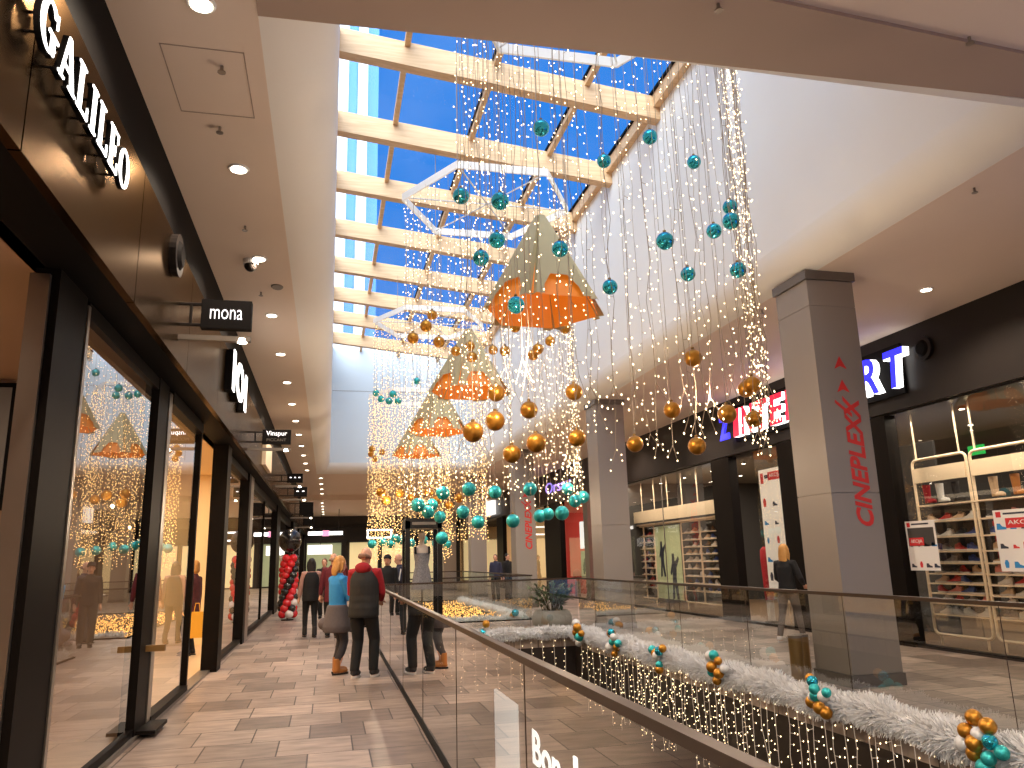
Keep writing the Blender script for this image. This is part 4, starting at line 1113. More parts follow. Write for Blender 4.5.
# red lit second shop and further ones
def mannequin(x, y, z0, s_, m, label, skin='black_matte', rz=0.):
    t = thing('mannequin', label, 'mannequin', (x, y, z0), rz)
    body = MB().loft([(0, 0, z*s_, a*s_, b*s_) for z, a, b in ((.86, .16, .12), (.95, .17, .125), (1.08, .135, .10), (1.25, .17, .115), (1.40, .19, .105), (1.46, .12, .08), (1.50, .055, .055), (1.56, .052, .055), (1.60, .065, .075), (1.68, .078, .095), (1.76, .065, .08), (1.80, .02, .03))], 16)
    for sx in (-1, 1):
        body.tube([(sx*.09*s_, 0, .9*s_), (sx*.10*s_, .02*s_, .5*s_), (sx*.10*s_, 0, .05*s_)], [.085*s_, .055*s_, .038*s_], 10)
        body.tube([(sx*.19*s_, 0, 1.40*s_), (sx*.25*s_, -.03*s_, 1.13*s_), (sx*.24*s_, .05*s_, .88*s_)], [.05*s_, .042*s_, .03*s_], 8, ends=True)
        body.ball((sx*.10*s_, .05*s_, .045*s_), .05*s_, 10, 6, (.9, 2., .8))
    o = body.build('body', skin, t, True, world=False)
    g = MB().loft([(0, 0, z*s_, a*s_, b*s_) for z, a, b in ((.78, .21, .16), (.95, .195, .15), (1.08, .165, .13), (1.25, .19, .135), (1.40, .20, .12), (1.47, .11, .08))], 16, cap=False)
    for sx in (-1, 1): g.tube([(sx*.185*s_, 0, 1.40*s_), (sx*.25*s_, -.03*s_, 1.13*s_), (sx*.245*s_, .03*s_, .95*s_)], [.065*s_, .056*s_, .045*s_], 8)
    g.build('jacket', m, t, True, world=False)
    MB().tube([(0, 0, -.0), (0, 0, .02)], .22*s_, 18).build('stand', 'steel', t, world=False)
    return t
mannequin(10.1, 29.6, .005, 1.05, 'cloth_black', 'black mannequin in dark clothes in the red lit shop window')
mannequin(10.0, 28.7, .005, 1.0, 'cloth_grey', 'mannequin in grey blue clothes in the red lit shop window')
t = thing('light_panel', 'pale lit advertising panel in the red lit shop window', 'panel', (10.2, 30.9, 0))
MB().box((10.2, 30.1, 1.9), (10.26, 31.1, 3.0)).build('screen', 'screen_white', t); MB().box((10.2, 30.1, .7), (10.26, 31.1, 1.8)).build('lower_board', 'pale_green', t)
MB().box((10.26, 30.55, .005), (10.3, 30.65, 3.0)).build('post', 'steel', t)
t = thing('display_bag', 'coral red round bag on a low stool in the red shop window', 'bag', (9.95, 31.0, .005))
MB().ball((9.95, 30.9, .85), .28, 16, 10, (.6, 1, .9)).build('bag', 'red_letter', t, True); MB().tube([(9.95, 30.9, .005), (9.95, 30.9, .6)], .12, 12).build('stool', 'steel', t)
t = thing('wall_display', 'cream lit shelf wall inside the shop beneath white square sign', 'shelf', (11, 40, 0))
MB().box((11.0, 36.0, .3), (11.1, 38.4, 3.2)).build('back', 'poster_lit', t)
for z in (.7, 1.2, 1.7, 2.2, 2.7): MB().box((10.75, 36.0, z), (11.0, 38.4, z+.04)).build('shelf', 'shelf_cream', t)
t = thing('light_panel', 'red lit panel inside the shop beneath white square sign', 'panel', (10.8, 35, 0))
MB().box((10.8, 34.0, 2.0), (10.85, 35.6, 3.4)).build('red_strip', 'red_letter', t); MB().box((10.8, 34.0, .3), (10.85, 35.6, 1.95)).build('cream_board', 'poster_lit', t)

# ------------------------------------------------------------------ left shop contents
t = thing('wall_board', 'dark framed grey display board on brown wall at the left edge', 'board', (-3.5, 8.7, 2.2))
MB().box((-4.3, 8.68, 2.2), (-3.16, 8.745, 3.50)).build('frame', 'black_matte', t); MB().box((-4.25, 8.672, 2.25), (-3.21, 8.685, 3.45)).build('panel', 'shop_grey', t)
mannequin(-2.42, 5.55, .005, .98, 'cloth_navy', 'mannequin in navy jacket just inside the first left shop, at picture edge', 'skin_pale', 2.2)
def hat_stand(x, y, z, label):
    t = thing('hat_stand', label, 'hat stand', (x, y, .005))
    MB().tube([(x, y, .005), (x, y, z)], .016, 8).tube([(x, y, .005), (x, y, .025)], .15, 18).build('stand', 'steel', t)
    MB().ball((x, y, z+.10), .095, 14, 10, (.85, 1, 1.25)).build('head', 'skin_pale', t, True)
    MB().loft([(x, y, z+.17, .19, .19), (x, y, z+.185, .19, .19)], 24).loft([(x, y, z+.185, .105, .11), (x, y, z+.26, .10, .105), (x, y, z+.29, .07, .075)], 24).build('hat', 'shelf_cream', t, True)
hat_stand(-2.75, 8.0, 1.50, 'cream hat on a pale head stand behind the nearest left window')
hat_stand(-2.45, 7.2, 1.38, 'cream hat on a lower head stand behind the nearest left window')
t = thing('counter', 'long pale wood counter in the first left shop', 'counter', (-4.6, 6.5, 0))
MB().box((-5.2, 4.2, .005), (-4.6, 8.2, .95)).build('body', 'shop_floor', t); MB().box((-5.25, 4.15, .95), (-4.55, 8.25, 1.0)).build('top', 'shelf_cream', t)
t = thing('counter', 'cream shelf unit along the back of the second left shop', 'shelf', (-5.5, 13, 0))
MB().box((-6.3, 9.6, .005), (-6.1, 17, 2.4)).build('back', 'shelf_cream', t)
for z in (.5, 1.0, 1.5, 2.0): MB().box((-6.1, 9.6, z), (-5.7, 17, z+.04)).build('shelf', 'shelf_cream', t)
t = thing('display_shelf', 'tall pale post with flat cream top behind the wide left window', 'shelf', (-3.0, 24, 0))
MB().box((-2.9, 23.6, .005), (-2.65, 23.85, 2.75)).build('post', 'shelf_cream', t); MB().box((-3.6, 22.6, 2.75), (-2.1, 25.0, 2.85)).build('top', 'shelf_cream', t)

# ------------------------------------------------------------------ far end of the corridor
t = thing('far_shop', 'far end shopfront with dark fascia and bright cream windows', 'shopfront', (3, ENDY-.2, 0))
MB().box((-1.8, ENDY-.35, 3.05), (9.4, ENDY-.05, 4.15)).build('fascia', 'black_metal', t)
mat('end_glow', rgb(214, 196, 150), .7, var=.35, scale=1.2, emit=rgb(226, 204, 150), estr=.75, quiet=True)
mat('end_green', rgb(150, 160, 120), .7, var=.3, scale=1.5, emit=rgb(176, 180, 140), estr=.45, quiet=True)
for x0, x1, m_ in ((-1.6, .9, 'end_green'), (1.5, 3.5, 'end_glow'), (3.8, 6.2, 'end_glow'), (6.5, 9.2, 'end_glow')):
    MB().box((x0, ENDY-.12, .1), (x1, ENDY-.05, 3.0)).build('lit_window', m_, t)
for x in (-1.75, .95, 3.55, 6.25, 9.2): MB().box((x, ENDY-.3, 0), (x+.25, ENDY-.05, 3.05)).build('post', 'black_metal', t)
t = thing('shop_sign', 'thin white glowing bar sign with pink middle at the corridor end', 'sign', (0, 50, 3.4))
MB().box((-1.25, 50, 3.30), (.85, 50.08, 3.52)).build('bar', 'white_glow', t); mat('pink_glow', rgb(230, 150, 180), .5, emit=rgb(240, 150, 190), estr=1.3, quiet=True)
MB().box((-.38, 49.97, 3.24), (.02, 50.1, 3.58)).build('emblem', 'pink_glow', t)
for x in (-1.0, .6): MB().tube([(x, 50.04, 3.52), (x, 50.04, 4.9)], .02, 6).build('hanging_rod', 'black_metal', t)
t = thing('hanging_screen', 'white lit screen hanging below the bar sign at corridor end', 'screen', (-.6, 52, 2.3))
MB().box((-1.3, 52, 2.15), (.25, 52.08, 2.75)).build('screen', 'screen_white', t); MB().tube([(-.5, 52.04, 2.75), (-.5, 52.04, 4.9)], .02, 6).build('hanging_rod', 'black_metal', t)
t = thing('shop_sign', 'small square outline sign on the far end fascia', 'sign', (3.2, ENDY-.36, 3.3))
MB().box((2.7, ENDY-.40, 3.25), (4.5, ENDY-.35, 3.35)).box((2.7, ENDY-.40, 3.8), (4.5, ENDY-.35, 3.9)).box((2.7, ENDY-.40, 3.3), (2.8, ENDY-.35, 3.85)).box((4.4, ENDY-.40, 3.3), (4.5, ENDY-.35, 3.85)).build('outline', 'white_glow', t)

# ------------------------------------------------------------------ ceiling fittings
def sprinkler(x, y, z, label):
    t = thing('sprinkler', label, 'sprinkler', (x, y, z), 0, 'ceiling sprinklers')
    MB().tube([(x, y, z), (x, y, z-.05)], .012, 8).build('stem', 'steel', t); MB().tube([(x, y, z-.05), (x, y, z-.056)], .03, 12).build('deflector', 'steel', t)
for i, (px, py) in enumerate(((222, 66), (220, 127), (245, 226), (261, 292))):
    r_ = ray(px, py); q = r_*((CZ-CAMZ)/r_.z); sprinkler(q.x, q.y, CZ, 'tiny ceiling sprinkler in the left ceiling, %s from camera' % ordn(i))
for i, (px, py) in enumerate(((974, 188), (762, 310))):
    r_ = ray(px, py); q = r_*((CZ-CAMZ)/r_.z); sprinkler(q.x, q.y, CZ, 'tiny ceiling sprinkler in the right ceiling, %s from camera' % ordn(i))
for i, (px, py) in enumerate(((718, 4), (969, 37))):
    r_ = ray(px, py); q = r_*((CZ-.01-CAMZ)/r_.z); sprinkler(q.x, q.y, CZ-.01, 'tiny ceiling sprinkler above the front beam, %s from left' % ordn(i))
t = thing('dome_camera', 'white ceiling dome camera between left downlights', 'camera', (-1.0, 9.3, CZ))
MB().tube([(-1.0, 9.2, CZ), (-1.0, 9.2, CZ-.06)], .09, 20).build('base', 'white_metal', t); MB().ball((-1.0, 9.2, CZ-.07), .075, 16, 10).build('dome', 'black_metal', t, True)
t = thing('access_panel', 'flush square access panel outline in the left ceiling between first downlights', 'ceiling panel', (-1.0, 5.6, CZ))
mb = MB()
for a, b in (((-1.25, 5.15), (-.68, 5.16)), ((-1.25, 6.0), (-.68, 6.01)), ((-1.25, 5.15), (-1.242, 6.01)), ((-.688, 5.15), (-.68, 6.01))): mb.box((a[0], a[1], CZ-.003), (b[0], b[1], CZ))
mb.build('joint', 'beam_paint', t)
t = thing('air_slot', 'small oval vent in the left ceiling beside the hanging sign', 'vent', (-.75, 10.1, CZ))
MB().loft([(-.75, 10.1, CZ-.012, .07, .10), (-.75, 10.1, CZ, .08, .11)], 20).build('grille', 'grey_metal', t)

for i, (x, y) in enumerate(((10.6, 10.9), (10.6, 9.5), (12.0, 10.4), (12.2, 12.4), (10.8, 18.6), (10.8, 20.4), (10.8, 22.2), (10.8, 24.0), (12.4, 19.5), (12.4, 21.6), (12.4, 23.4))):
    t = thing('shop_spotlight', 'small ceiling spotlight inside the %s right shop window, %s from its right' % (('nearest', ordn(i)) if i < 4 else ('long', ordn(i-4))), 'spotlight', (x, y, 3.95), 0, 'spotlights inside the right shop')
    MB().tube([(x, y, 3.95), (x, y, 3.90)], .06, 14).build('can', 'grey_metal', t); MB().tube([(x, y, 3.90), (x, y, 3.895)], .045, 14).build('lens', 'lamp_glow', t)

# ------------------------------------------------------------------ people
def remesh(mb, voxel, name, m, parent, smooth_it=2):
    me = bpy.data.meshes.new('tmp'); me.from_pydata(mb.v, [], mb.f)
    bm = bmesh.new(); bm.from_mesh(me); bmesh.ops.recalc_face_normals(bm, faces=bm.faces); bm.to_mesh(me); bm.free()
    o = bpy.data.objects.new('tmp', me); COL.objects.link(o)
    md = o.modifiers.new('r', 'REMESH'); md.mode = 'VOXEL'; md.voxel_size = voxel; md.use_smooth_shade = True
    sm = o.modifiers.new('s', 'SMOOTH'); sm.iterations = smooth_it; sm.factor = .5
    dg = bpy.context.evaluated_depsgraph_get(); dg.update()
    me2 = bpy.data.meshes.new_from_object(o.evaluated_get(dg)); me2.name = name
    bpy.data.objects.remove(o); bpy.data.meshes.remove(me)
    me2.materials.clear(); me2.materials.append(M[m])
    me2.polygons.foreach_set('use_smooth', [True]*len(me2.polygons)); me2.polygons.foreach_set('material_index', [0]*len(me2.polygons))
    r = bpy.data.objects.new(name, me2); COL.objects.link(r); r.parent = parent
    return r
def ik(a, b, l1, l2, hint):
    a, b = Vector(a), Vector(b); d = b-a; L = min(d.length, (l1+l2)*.998)
    if d.length > L: b = a+d.normalized()*L
    k = (l1*l1-l2*l2+L*L)/(2*L); h = math.sqrt(max(0, l1*l1-k*k))
    u = d.normalized(); hv = Vector(hint); hv = (hv-u*hv.dot(u)).normalized()
    return a+u*k+hv*h, b
def person(label, x, y, rz, H=1.75, feet=((-.09, 0), (.09, 0)), hands=((-.24, .02, .80), (.24, .02, .80)), lean=0., headturn=0., headtilt=0., woman=False,
           hair='hair_dark', hairlen=0, bald=False, top='cloth_black', vest=None, trousers='cloth_black', shoes='sole_dark', soles=None, boots=False, hood=None, waist=None, cap=None, scale_w=1., z=0., tophem=.86, collar=None, group=None, stripe=None):
    s = H/1.75
    t = thing('person', label, 'person', (x, y, z), rz, group)
    W = scale_w*(.94 if woman else 1.)
    S = lambda p: Vector((p[0]*s, p[1]*s, p[2]*s))
    hipz = .91; pel = Vector((0, 0, .94))
    sh = Vector((0, lean, 1.42)); nk = Vector((0, lean*1.15, 1.50)); hd = Vector((0, lean*1.25+.02, 1.635))
    body = MB()
    # torso
    tor = [(0, 0, .84, .135, .10), (0, 0, .92, .168*(1.04 if woman else 1), .118), (0, lean*.25, 1.06, .140, .100), (0, lean*.6, 1.22, .158, .112), (0, lean*.85, 1.34, .172, .112), (0, lean, 1.42, .155, .088), (0, lean*1.1, 1.47, .085, .066)]
    body.loft([(a*s*W, b*s, c*s, d*s*W, e*s) for a, b, c, d, e in tor], 18)
    body.tube([S((0, lean, 1.42)), S((0, lean*1.15, 1.50)), S(hd-Vector((0, .01, .06)))], [.062*s, .054*s, .055*s], 12)
    # head with face, turned and tilted
    hm = Matrix.Translation(S(hd)) @ Matrix.Rotation(headturn, 4, 'Z') @ Matrix.Rotation(headtilt, 4, 'X')
    def hx(mb, start):
        mb.v[start:] = [tuple(hm @ (Vector(p)*s)) for p in mb.v[start:]]
    st = len(body.v)
    body.ball((0, 0, .02), .098, 18, 12, (.79, .98, 1.06)); body.ball((0, .035, -.06), .062, 14, 10, (.88, .95, 1.0))
    body.tube([(0, .088, .02), (0, .108, -.022), (0, .112, -.032)], [.011, .015, .013], 8, ends=True)
    for e in (-1, 1):
        body.ball((e*.078, -.005, -.005), .026, 10, 8, (.35, .75, 1.2)); body.ball((e*.03, .082, .028), .016, 8, 6, (1.3, .5, .45))
    body.tube([(-.018, .090, -.062), (0, .096, -.060), (.018, .090, -.062)], .008, 6, ends=True)
    hx(body, st)
    legs = []; arms = []
    for i, e in enumerate((-1, 1)):
        hip = Vector((e*.092*W, 0, .90)); fx, fy = feet[i][0], feet[i][1]; fz = feet[i][2] if len(feet[i]) > 2 else 0.
        ank = Vector((fx, fy, .085+fz)); kn, ank = ik(hip, ank, .425, .415, (e*.05, 1, 0)); legs.append((hip, kn, ank, fz))
        body.tube([S(hip), S(hip.lerp(kn, .35)), S(kn), S(kn.lerp(ank, .35)), S(ank)], [.088*s, .080*s, .056*s, .056*s, .038*s], 12, ends=True)
        body.ball(S((ank.x, ank.y+.05, .04+fz)), .045*s, 10, 8, (.9, 2.4, .8))
        shd = Vector((e*.182*W, lean, 1.405)); hnd = Vector(hands[i]); el, hnd = ik(shd, hnd, .285, .25, (e*.55, -.8, -.35)); arms.append((shd, el, hnd))
        body.tube([S(shd-Vector((e*.04, 0, 0))), S(shd), S(shd.lerp(el, .5)), S(el), S(el.lerp(hnd, .4)), S(hnd)], [.055*s, .056*s, .046*s, .038*s, .037*s, .025*s], 10, ends=True)
        # hand: palm, four fingers, thumb
        d = (hnd-el).normalized(); side = d.cross(Vector((0, 0, 1)));
        if side.length < .2: side = Vector((0, 1, 0))
        side.normalize(); pn = side.cross(d).normalized()
        p1 = hnd+d*.045; body.tube([S(hnd), S(p1), S(hnd+d*.085)], [.024*s, .032*s, .034*s], 8, ends=True)
        for k, L_ in enumerate((.062, .072, .068, .052)):
            q = hnd+d*.085+side*(.027-.018*k); body.tube([S(q-d*.02), S(q+d*L_*.5-pn*.006), S(q+d*L_*.9-pn*.024)], [.0095*s, .009*s, .0075*s], 6, ends=True)
        q = hnd+d*.03+side*.028; body.tube([S(q), S(q+side*.026+d*.028), S(q+side*.032+d*.058-pn*.01)], [.012*s, .0105*s, .009*s], 6, ends=True)
    remesh(body, .0095, 'body', 'skin', t, 1)
    fm = MB()
    for e in (-1, 1): fm.ball((e*.03, .0905, .027), .0075, 8, 6)
    hx(fm, 0); fm.build('eyes', 'eye_dark', t, True, world=False)
    fm = MB(); fm.tube([(-.02, .0985, -.062), (0, .105, -.060), (.02, .0985, -.062)], .0055, 6, ends=True); hx(fm, 0); fm.build('mouth', 'lip', t, True, world=False)
    # trousers
    tr = MB().loft([(a*s*W, b*s, c*s, d*s*W, e*s) for a, b, c, d, e in ((0, 0, .80, .11, .085), (0, 0, .86, .160, .118), (0, 0, .92, .183*(1.04 if woman else 1), .134), (0, lean*.1, 1.0, .165, .122))], 18)
    kk = .88 if woman else 1.08
    for hip, kn, ank, fz in legs:
        tr.tube([S(hip+Vector((0, 0, .02))), S(hip.lerp(kn, .35)), S(kn), S(kn.lerp(ank, .4)), S(ank+Vector((0, 0, .0 if not boots else .12)))], [.100*s, .098*s*(.5+kk/2), .074*s*kk, .070*s*kk, .060*s*kk], 12)
    remesh(tr, .012, 'trousers', trousers, t)
    # shoes
    for hip, kn, ank, fz in legs:
        mb = MB().ball(S((ank.x, ank.y+.065, .055+fz)), .055*s, 14, 10, (.85, 2.5, .8)).tube([S((ank.x, ank.y, .05+fz)), S((ank.x, ank.y, (.24 if boots else .11)+fz))], [.056*s, .055*s], 12)
        o = remesh(mb, .009, 'shoe', shoes, t)
        mb = MB().loft([(ank.x*s, (ank.y+.065)*s, (.002+fz)*s, .046*s, .142*s), (ank.x*s, (ank.y+.065)*s, (.028+fz)*s, .048*s, .144*s)], 16); g = mb.build('sole', soles or 'sole_dark', o, False, world=False); g.matrix_parent_inverse = Matrix.Identity(4)
    # top with sleeves
    hem = tophem
    tp = MB().loft([(a*s*W, b*s, c*s, d*s*W, e*s) for a, b, c, d, e in ((0, 0, hem, .182, .140), (0, 0, .95, .183, .140), (0, lean*.25, 1.06, .166, .128), (0, lean*.6, 1.22, .178, .134), (0, lean*.85, 1.34, .188, .130), (0, lean, 1.42, .168, .104), (0, lean*1.1, 1.475, .092, .076), (0, lean*1.15, 1.51, .07, .066))], 20)
    for shd, el, hnd in arms:
        tp.tube([S(shd-Vector((shd.x*.3, 0, 0))), S(shd), S(shd.lerp(el, .5)), S(el), S(el.lerp(hnd, .5)), S(el.lerp(hnd, .95))], [.07*s, .074*s, .064*s, .056*s, .052*s, .042*s], 12)
    if hood: tp.ball(S((0, lean-.085, 1.475)), .105*s, 14, 10, (1.15, .7, .75))
    remesh(tp, .011, 'top', top, t)
    if stripe:
        for shd, el, hnd in arms:
            MB().tube([S(shd+Vector((math.copysign(.055, shd.x), .02, 0))), S(el+Vector((math.copysign(.045, shd.x), .02, 0)))], .018*s, 6).build('sleeve_stripe', stripe, t, world=False)
    if vest:
        vs_ = MB()
        rr = ((.80, .202, .165), (.84, .211, .170), (.90, .207, .166), (.93, .211, .168), (1.0, .201, .159), (1.03, .204, .161), (1.10, .198, .155), (1.13, .201, .158), (1.20, .201, .156), (1.23, .204, .158), (1.31, .202, .150), (1.40, .178, .128), (1.45, .130, .100))
        vs_.loft([(0, lean*max(0, (z_-.9)/.52)*s, z_*s, a*s*W, b*s) for z_, a, b in rr], 20)
        remesh(vs_, .012, 'vest', vest, t, 1)
    if waist:   # a coat tied round the hips
        wv = MB().loft([(0, -.01*s, z_*s, a*s, b*s) for z_, a, b in ((.62, .235, .20), (.70, .25, .215), (.82, .225, .185), (.94, .20, .16), (1.0, .188, .15), (1.03, .17, .13))], 20)
        wv.tube([S((.05, .15, .98)), S((.12, .17, .80)), S((.10, .19, .60))], [.03*s, .035*s, .02*s], 8); wv.ball(S((-.16, -.12, .74)), .11*s, 12, 8, (1.2, 1, .9))
        remesh(wv, .014, 'tied_coat', waist, t, 2)
    # hair
    if cap or hair:
        hr = MB()
        if bald:
            hr.tube([(-.080, .01, -.03), (-.074, -.05, -.02), (-.04, -.095, -.015), (.04, -.095, -.015), (.074, -.05, -.02), (.080, .01, -.03)], [.012, .026, .034, .034, .026, .012], 10, ends=True)
        else:
            hr.ball((0, -.018, .038), .104, 16, 12, (.84, .95, 1.0)); hr.ball((0, -.045, -.02), .085, 14, 10, (.92, .75, 1.1))
            if hairlen: hr.loft([(0, -.055, -hairlen, .05, .03), (0, -.06, -hairlen*.6, .095, .045), (0, -.055, -.08, .098, .055), (0, -.04, .02, .092, .07)], 16); hr.tube([(-.082, .0, .04), (-.09, .01, -.06), (-.085, .0, -hairlen*.6)], [.02, .024, .014], 8, ends=True); hr.tube([(.082, .0, .04), (.09, .01, -.06), (.085, .0, -hairlen*.6)], [.02, .024, .014], 8, ends=True)
        hx(hr, 0); remesh(hr, .008, 'hair', hair, t, 1)
    if cap:
        cp = MB().ball((0, -.01, .055), .105, 16, 10, (.86, 1., .85)).loft([(0, .10, .06, .07, .075), (0, .10, .07, .07, .075)], 14); hx(cp, 0); remesh(cp, .008, 'cap', cap, t, 1)
    return t
D = math.radians
person('man in black padded vest over red hooded sweater, standing with back to camera', .52, 11.75, D(-24), 1.80, ((-.10, -.06), (.13, .06)), ((-.12, .30, 1.06), (.14, .32, 1.02)),
       lean=.03, headturn=D(-8), headtilt=D(-14), bald=True, hair='hair_grey', top='cloth_red', vest='cloth_vest', hood=True, trousers='cloth_black', shoes='sole_dark', soles='shoe_white', scale_w=1.06)
person('woman in bright blue jacket, grey coat tied at hips, tan boots', .16, 12.25, D(-60), 1.68, ((-.10, .05), (.09, -.05)), ((-.10, .30, 1.10), (.12, .30, 1.08)),
       headturn=D(-5), headtilt=D(-12), woman=True, hair='hair_blonde', hairlen=.18, top='cloth_blue', waist='cloth_grey', trousers='cloth_jeans', shoes='boot_tan', boots=True)
person('woman with long dark hair and dark vest walking away, left of the couple', -.36, 18.5, D(8), 1.70, ((-.10, .12), (.09, -.14)), ((-.26, .05, .85), (.27, .10, .84)),
       woman=True, hair='hair_dark', hairlen=.25, top='cloth_pink', vest='cloth_black', trousers='cloth_black', shoes='sole_dark', boots=True)
person('grey haired man in dark red jacket walking away, partly behind the woman in blue', .12, 18.1, D(-5), 1.80, ((-.10, .08), (.10, -.08)), ((-.27, .02, .84), (.27, .06, .84)),
       bald=True, hair='hair_grey', top='cloth_darkred', trousers='cloth_black', tophem=.74)
person('person in dark coat far ahead between two walking people', -.10, 24.5, D(170), 1.72, hair='hair_brown', top='cloth_black', trousers='cloth_black', tophem=.7)
person('man in dark jacket with white sleeve stripe leaning at the bridge rail with paper', 1.78, 19.45, D(95), 1.76, ((-.16, -.18), (.10, .16)), ((-.16, .32, 1.02), (.12, .34, 1.02)),
       lean=.06, headturn=D(15), headtilt=D(-10), bald=True, hair='hair_grey', top='cloth_navy', stripe='shoe_white', trousers='cloth_jeans', shoes='sole_dark')
person('person in black with a dark cap standing on the bridge behind rail', 1.36, 18.6, D(160), 1.74, ((-.10, 0), (.10, 0)), hair='hair_dark', cap='cloth_black', top='cloth_black', trousers='cloth_black')
person('blonde long haired woman in black sweater and grey jeans walking past entrance', 8.2, 13.0, D(-62), 1.70, ((-.10, -.26), (.09, .24)), ((-.16, .26, 1.0), (.22, .22, 1.02)),
       woman=True, headturn=D(-12), hair='hair_blonde', hairlen=.42, top='cloth_black', trousers='cloth_greyjeans', shoes='shoe_white', soles='shoe_white')
person('person in dark jacket beside third column, left of a standing pair', 6.35, 30.0, D(150), 1.74, hair='hair_brown', top='cloth_navy', trousers='cloth_black')
person('person in black beside third column, right of a standing pair', 6.95, 30.6, D(210), 1.76, hair='hair_dark', top='cloth_black', trousers='cloth_black')
person('person in black far away between the fourth and fifth columns', 8.0, 41.0, D(120), 1.70, hair='hair_dark', top='cloth_black', trousers='cloth_black')
person('blonde woman in dark plaid coat inside the bright second left shop', -2.45, 15.9, D(70), 1.70, woman=True, hair='hair_blonde', hairlen=.12, top='cloth_plaid', trousers='cloth_black', tophem=.55)
person('person in dark clothes far down the corridor near the lit screen', .75, 42., D(180), 1.74, hair='hair_dark', top='cloth_darkred', trousers='cloth_black')
t = thing('shopping_bag', 'yellow paper shopping bag beside the woman in plaid coat', 'bag', (-2.30, 15.5, .0))
MB().box((-2.40, 15.36, .35), (-2.18, 15.46, .80)).build('bag', 'bag_yellow', t); MB().tube([(-2.34, 15.41, .80), (-2.32, 15.41, .95), (-2.26, 15.41, .95), (-2.24, 15.41, .80)], .008, 6).build('handle', 'bag_yellow', t)
t = thing('paper_sheet', 'white sheet of paper held by the man in dark jacket', 'paper', (1.42, 19.45, 1.02))
MB().add([(1.28, 19.25, 1.03), (1.52, 19.25, 1.10), (1.52, 19.62, 1.10), (1.28, 19.62, 1.03), (1.28, 19.25, 1.036), (1.52, 19.25, 1.106), (1.52, 19.62, 1.106), (1.28, 19.62, 1.036)],
         [(3, 2, 1, 0), (4, 5, 6, 7), (0, 1, 5, 4), (1, 2, 6, 5), (2, 3, 7, 6), (3, 0, 4, 7)]).build('sheet', 'paper', t)

# ------------------------------------------------------------------ lamps
def spot(loc, power, col=(1, .82, .63), size=2.5, blend=.6, rad=.06):
    l = bpy.data.lights.new('downlight_lamp', 'SPOT'); l.energy = power; l.color = col; l.spot_size = size; l.spot_blend = blend; l.shadow_soft_size = rad
    o = bpy.data.objects.new('downlight_lamp', l); COL.objects.link(o); o.location = loc
def area(loc, sx, sy, power, col=(1, .82, .62), rot=(0, 0, 0)):
    l = bpy.data.lights.new('shop_and_fill_lamp', 'AREA'); l.shape = 'RECTANGLE'; l.size = sx; l.size_y = sy; l.energy = power; l.color = col
    o = bpy.data.objects.new('shop_and_fill_lamp', l); COL.objects.link(o); o.location = loc; o.rotation_euler = rot
def downlight(x, y, z, label, group, power):
    t = thing('downlight', label, 'downlight', (x, y, z), 0, group)
    MB().tube([(x, y, z), (x, y, z-.014)], [.095, .088], 20).build('trim_ring', 'white_metal', t)
    MB().tube([(x, y, z-.014), (x, y, z-.018)], .070, 20).build('lens', 'lamp_glow', t)
    if power: spot((x, y, z-.05), power)
for k in range(-3, 13):
    y = 4.68+2.22*k
    lab = ('recessed round downlight in left ceiling, %s visible from camera' % ordn(k)) if k >= 0 else 'recessed round downlight in left ceiling behind the camera'
    downlight(-.9, y, CZ, lab, 'downlights of the left ceiling', 215)
for k in range(-1, 6):
    y = 8.78+4.44*k
    lab = ('recessed round downlight in right ceiling, %s from camera' % ordn(k)) if k >= 0 else 'recessed round downlight in right ceiling before the first'
    downlight(8.25, y, CZ, lab, 'downlights of the right ceiling', 400)
for k in range(9):
    y = 34.3+2.6*k
    downlight(-.4, y, CZ if y < 43 else 4.9, 'small downlight in far corridor ceiling, %s beyond the skylight' % ordn(k), 'downlights of the far corridor', 320)
    if k % 2 == 0: spot((4.5, y, 4.8), 320)
for x in (1.5, 4.5):
    spot((x, .5, 5.1), 420)

# unseen fill lamps at the fairy light clusters, plus an added pair near camera
def glow(loc, power):
    l = bpy.data.lights.new('fairy_fill', 'POINT'); l.energy = power; l.color = (1, .78, .56); l.shadow_soft_size = .03
    o = bpy.data.objects.new('fairy_fill', l); COL.objects.link(o); o.location = loc
for x, y, z, p in ((1.6, 6.2, 3.3, 75), (4.1, 7.6, 3.3, 75), (1.7, 13.4, 3.2, 75), (4.1, 13.2, 3.2, 75), (1.6, 20.8, 3.1, 75), (3.8, 20.8, 3.1, 75), (2.7, 27.5, 2.9, 120), (1.5, 2.0, 2.6, 14), (5.6, 2.5, 2.6, 22)):
    glow((x, y, z), p)
# shop lighting
area((-4.2, 5.2, 3.5), 2.5, 5, 90, (1, .78, .58)); area((-4.2, 13.4, 3.5), 3.2, 7.5, 330, (1, .82, .58)); area((-4.2, 23, 3.5), 3, 7, 110, (1, .75, .5)); area((-4.2, 42, 3.5), 3, 20, 120)
area((12., 9, 3.9), 3.5, 8, 230, (1, .86, .70)); area((12., 19.5, 3.9), 3.5, 8, 330, (1, .86, .70)); area((12., 28.9, 3.9), 3, 6, 260, (1, .8, .75)); area((12., 38, 3.9), 3, 8, 240); area((12., 50, 3.9), 3, 12, 260)
area((2.5, 9, -1.7), 2, 8, 40); area((2.5, 20, -1.7), 2, 8, 30)
area((9.72, 10.2, 3.8), .25, 2.6, 60, (1, .86, .68)); area((9.78, 22, 3.8), .25, 6, 110, (1, .86, .68)); area((9.8, 15.8, 3.8), .25, 1.6, 30, (1, .86, .68))  # unseen lamps added behind the glass to brighten racks and entrance

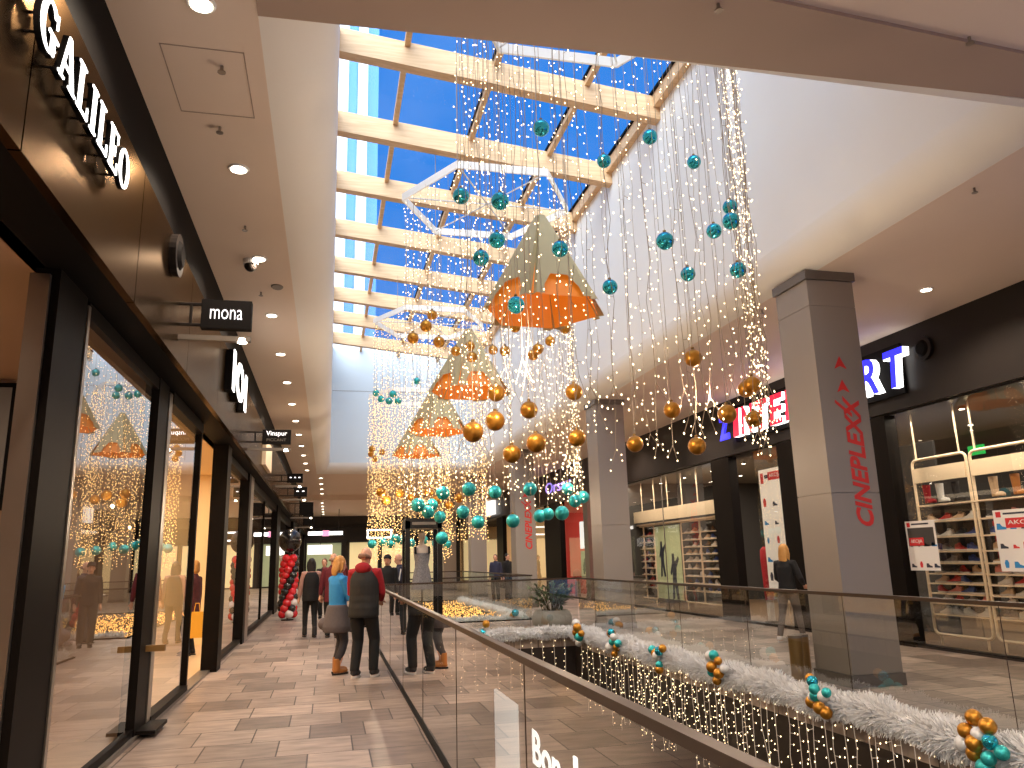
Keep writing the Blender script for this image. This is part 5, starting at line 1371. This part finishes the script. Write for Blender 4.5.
# ------------------------------------------------------------------ sky
w = bpy.data.worlds.new('world'); SC.world = w; w.use_nodes = True
nt = w.node_tree; nt.nodes.clear()
out = nt.nodes.new('ShaderNodeOutputWorld'); bg = nt.nodes.new('ShaderNodeBackground')
tc = nt.nodes.new('ShaderNodeTexCoord')
dot = nt.nodes.new('ShaderNodeVectorMath'); dot.operation = 'DOT_PRODUCT'
dot.inputs[1].default_value = Vector((-.36, -.72, .6)).normalized()
nt.links.new(tc.outputs['Generated'], dot.inputs[0])
cr = nt.nodes.new('ShaderNodeValToRGB')
e = cr.color_ramp.elements
e[0].position = .0; e[0].color = (.022, .19, .62, 1)
e[1].position = .55; e[1].color = (.10, .33, .80, 1)
x = e.new(.74); x.color = (.95, .98, 1.05, 1)
x = e.new(.92); x.color = (6.0, 6.6, 7.2, 1)
nt.links.new(dot.outputs['Value'], cr.inputs[0])
nz = nt.nodes.new('ShaderNodeTexNoise'); nz.inputs['Scale'].default_value = 3.; nz.inputs['Detail'].default_value = 6
nt.links.new(tc.outputs['Generated'], nz.inputs['Vector'])
mr = nt.nodes.new('ShaderNodeMapRange'); mr.inputs[1].default_value = .56; mr.inputs[2].default_value = .8; mr.inputs[4].default_value = .15
nt.links.new(nz.outputs['Fac'], mr.inputs[0])
mx = nt.nodes.new('ShaderNodeMix'); mx.data_type = 'RGBA'; mx.inputs[7].default_value = (.75, .86, 1, 1)
nt.links.new(mr.outputs[0], mx.inputs[0]); nt.links.new(cr.outputs[0], mx.inputs[6])
nt.links.new(mx.outputs[2], bg.inputs[0]); bg.inputs[1].default_value = 1.35
nt.links.new(bg.outputs[0], out.inputs[0])

SC.view_settings.view_transform = 'Standard'
SC.view_settings.exposure = 0.
cy = SC.cycles
cy.max_bounces = 10; cy.diffuse_bounces = 5; cy.glossy_bounces = 5; cy.transparent_max_bounces = 24; cy.sample_clamp_indirect = 4.; cy.caustics_reflective = False; cy.caustics_refractive = False

for l, v in LABELS.items():
    if len(v) > 1 and any(g is None for _, g in v): print('DUP LABEL', l, v[:3])
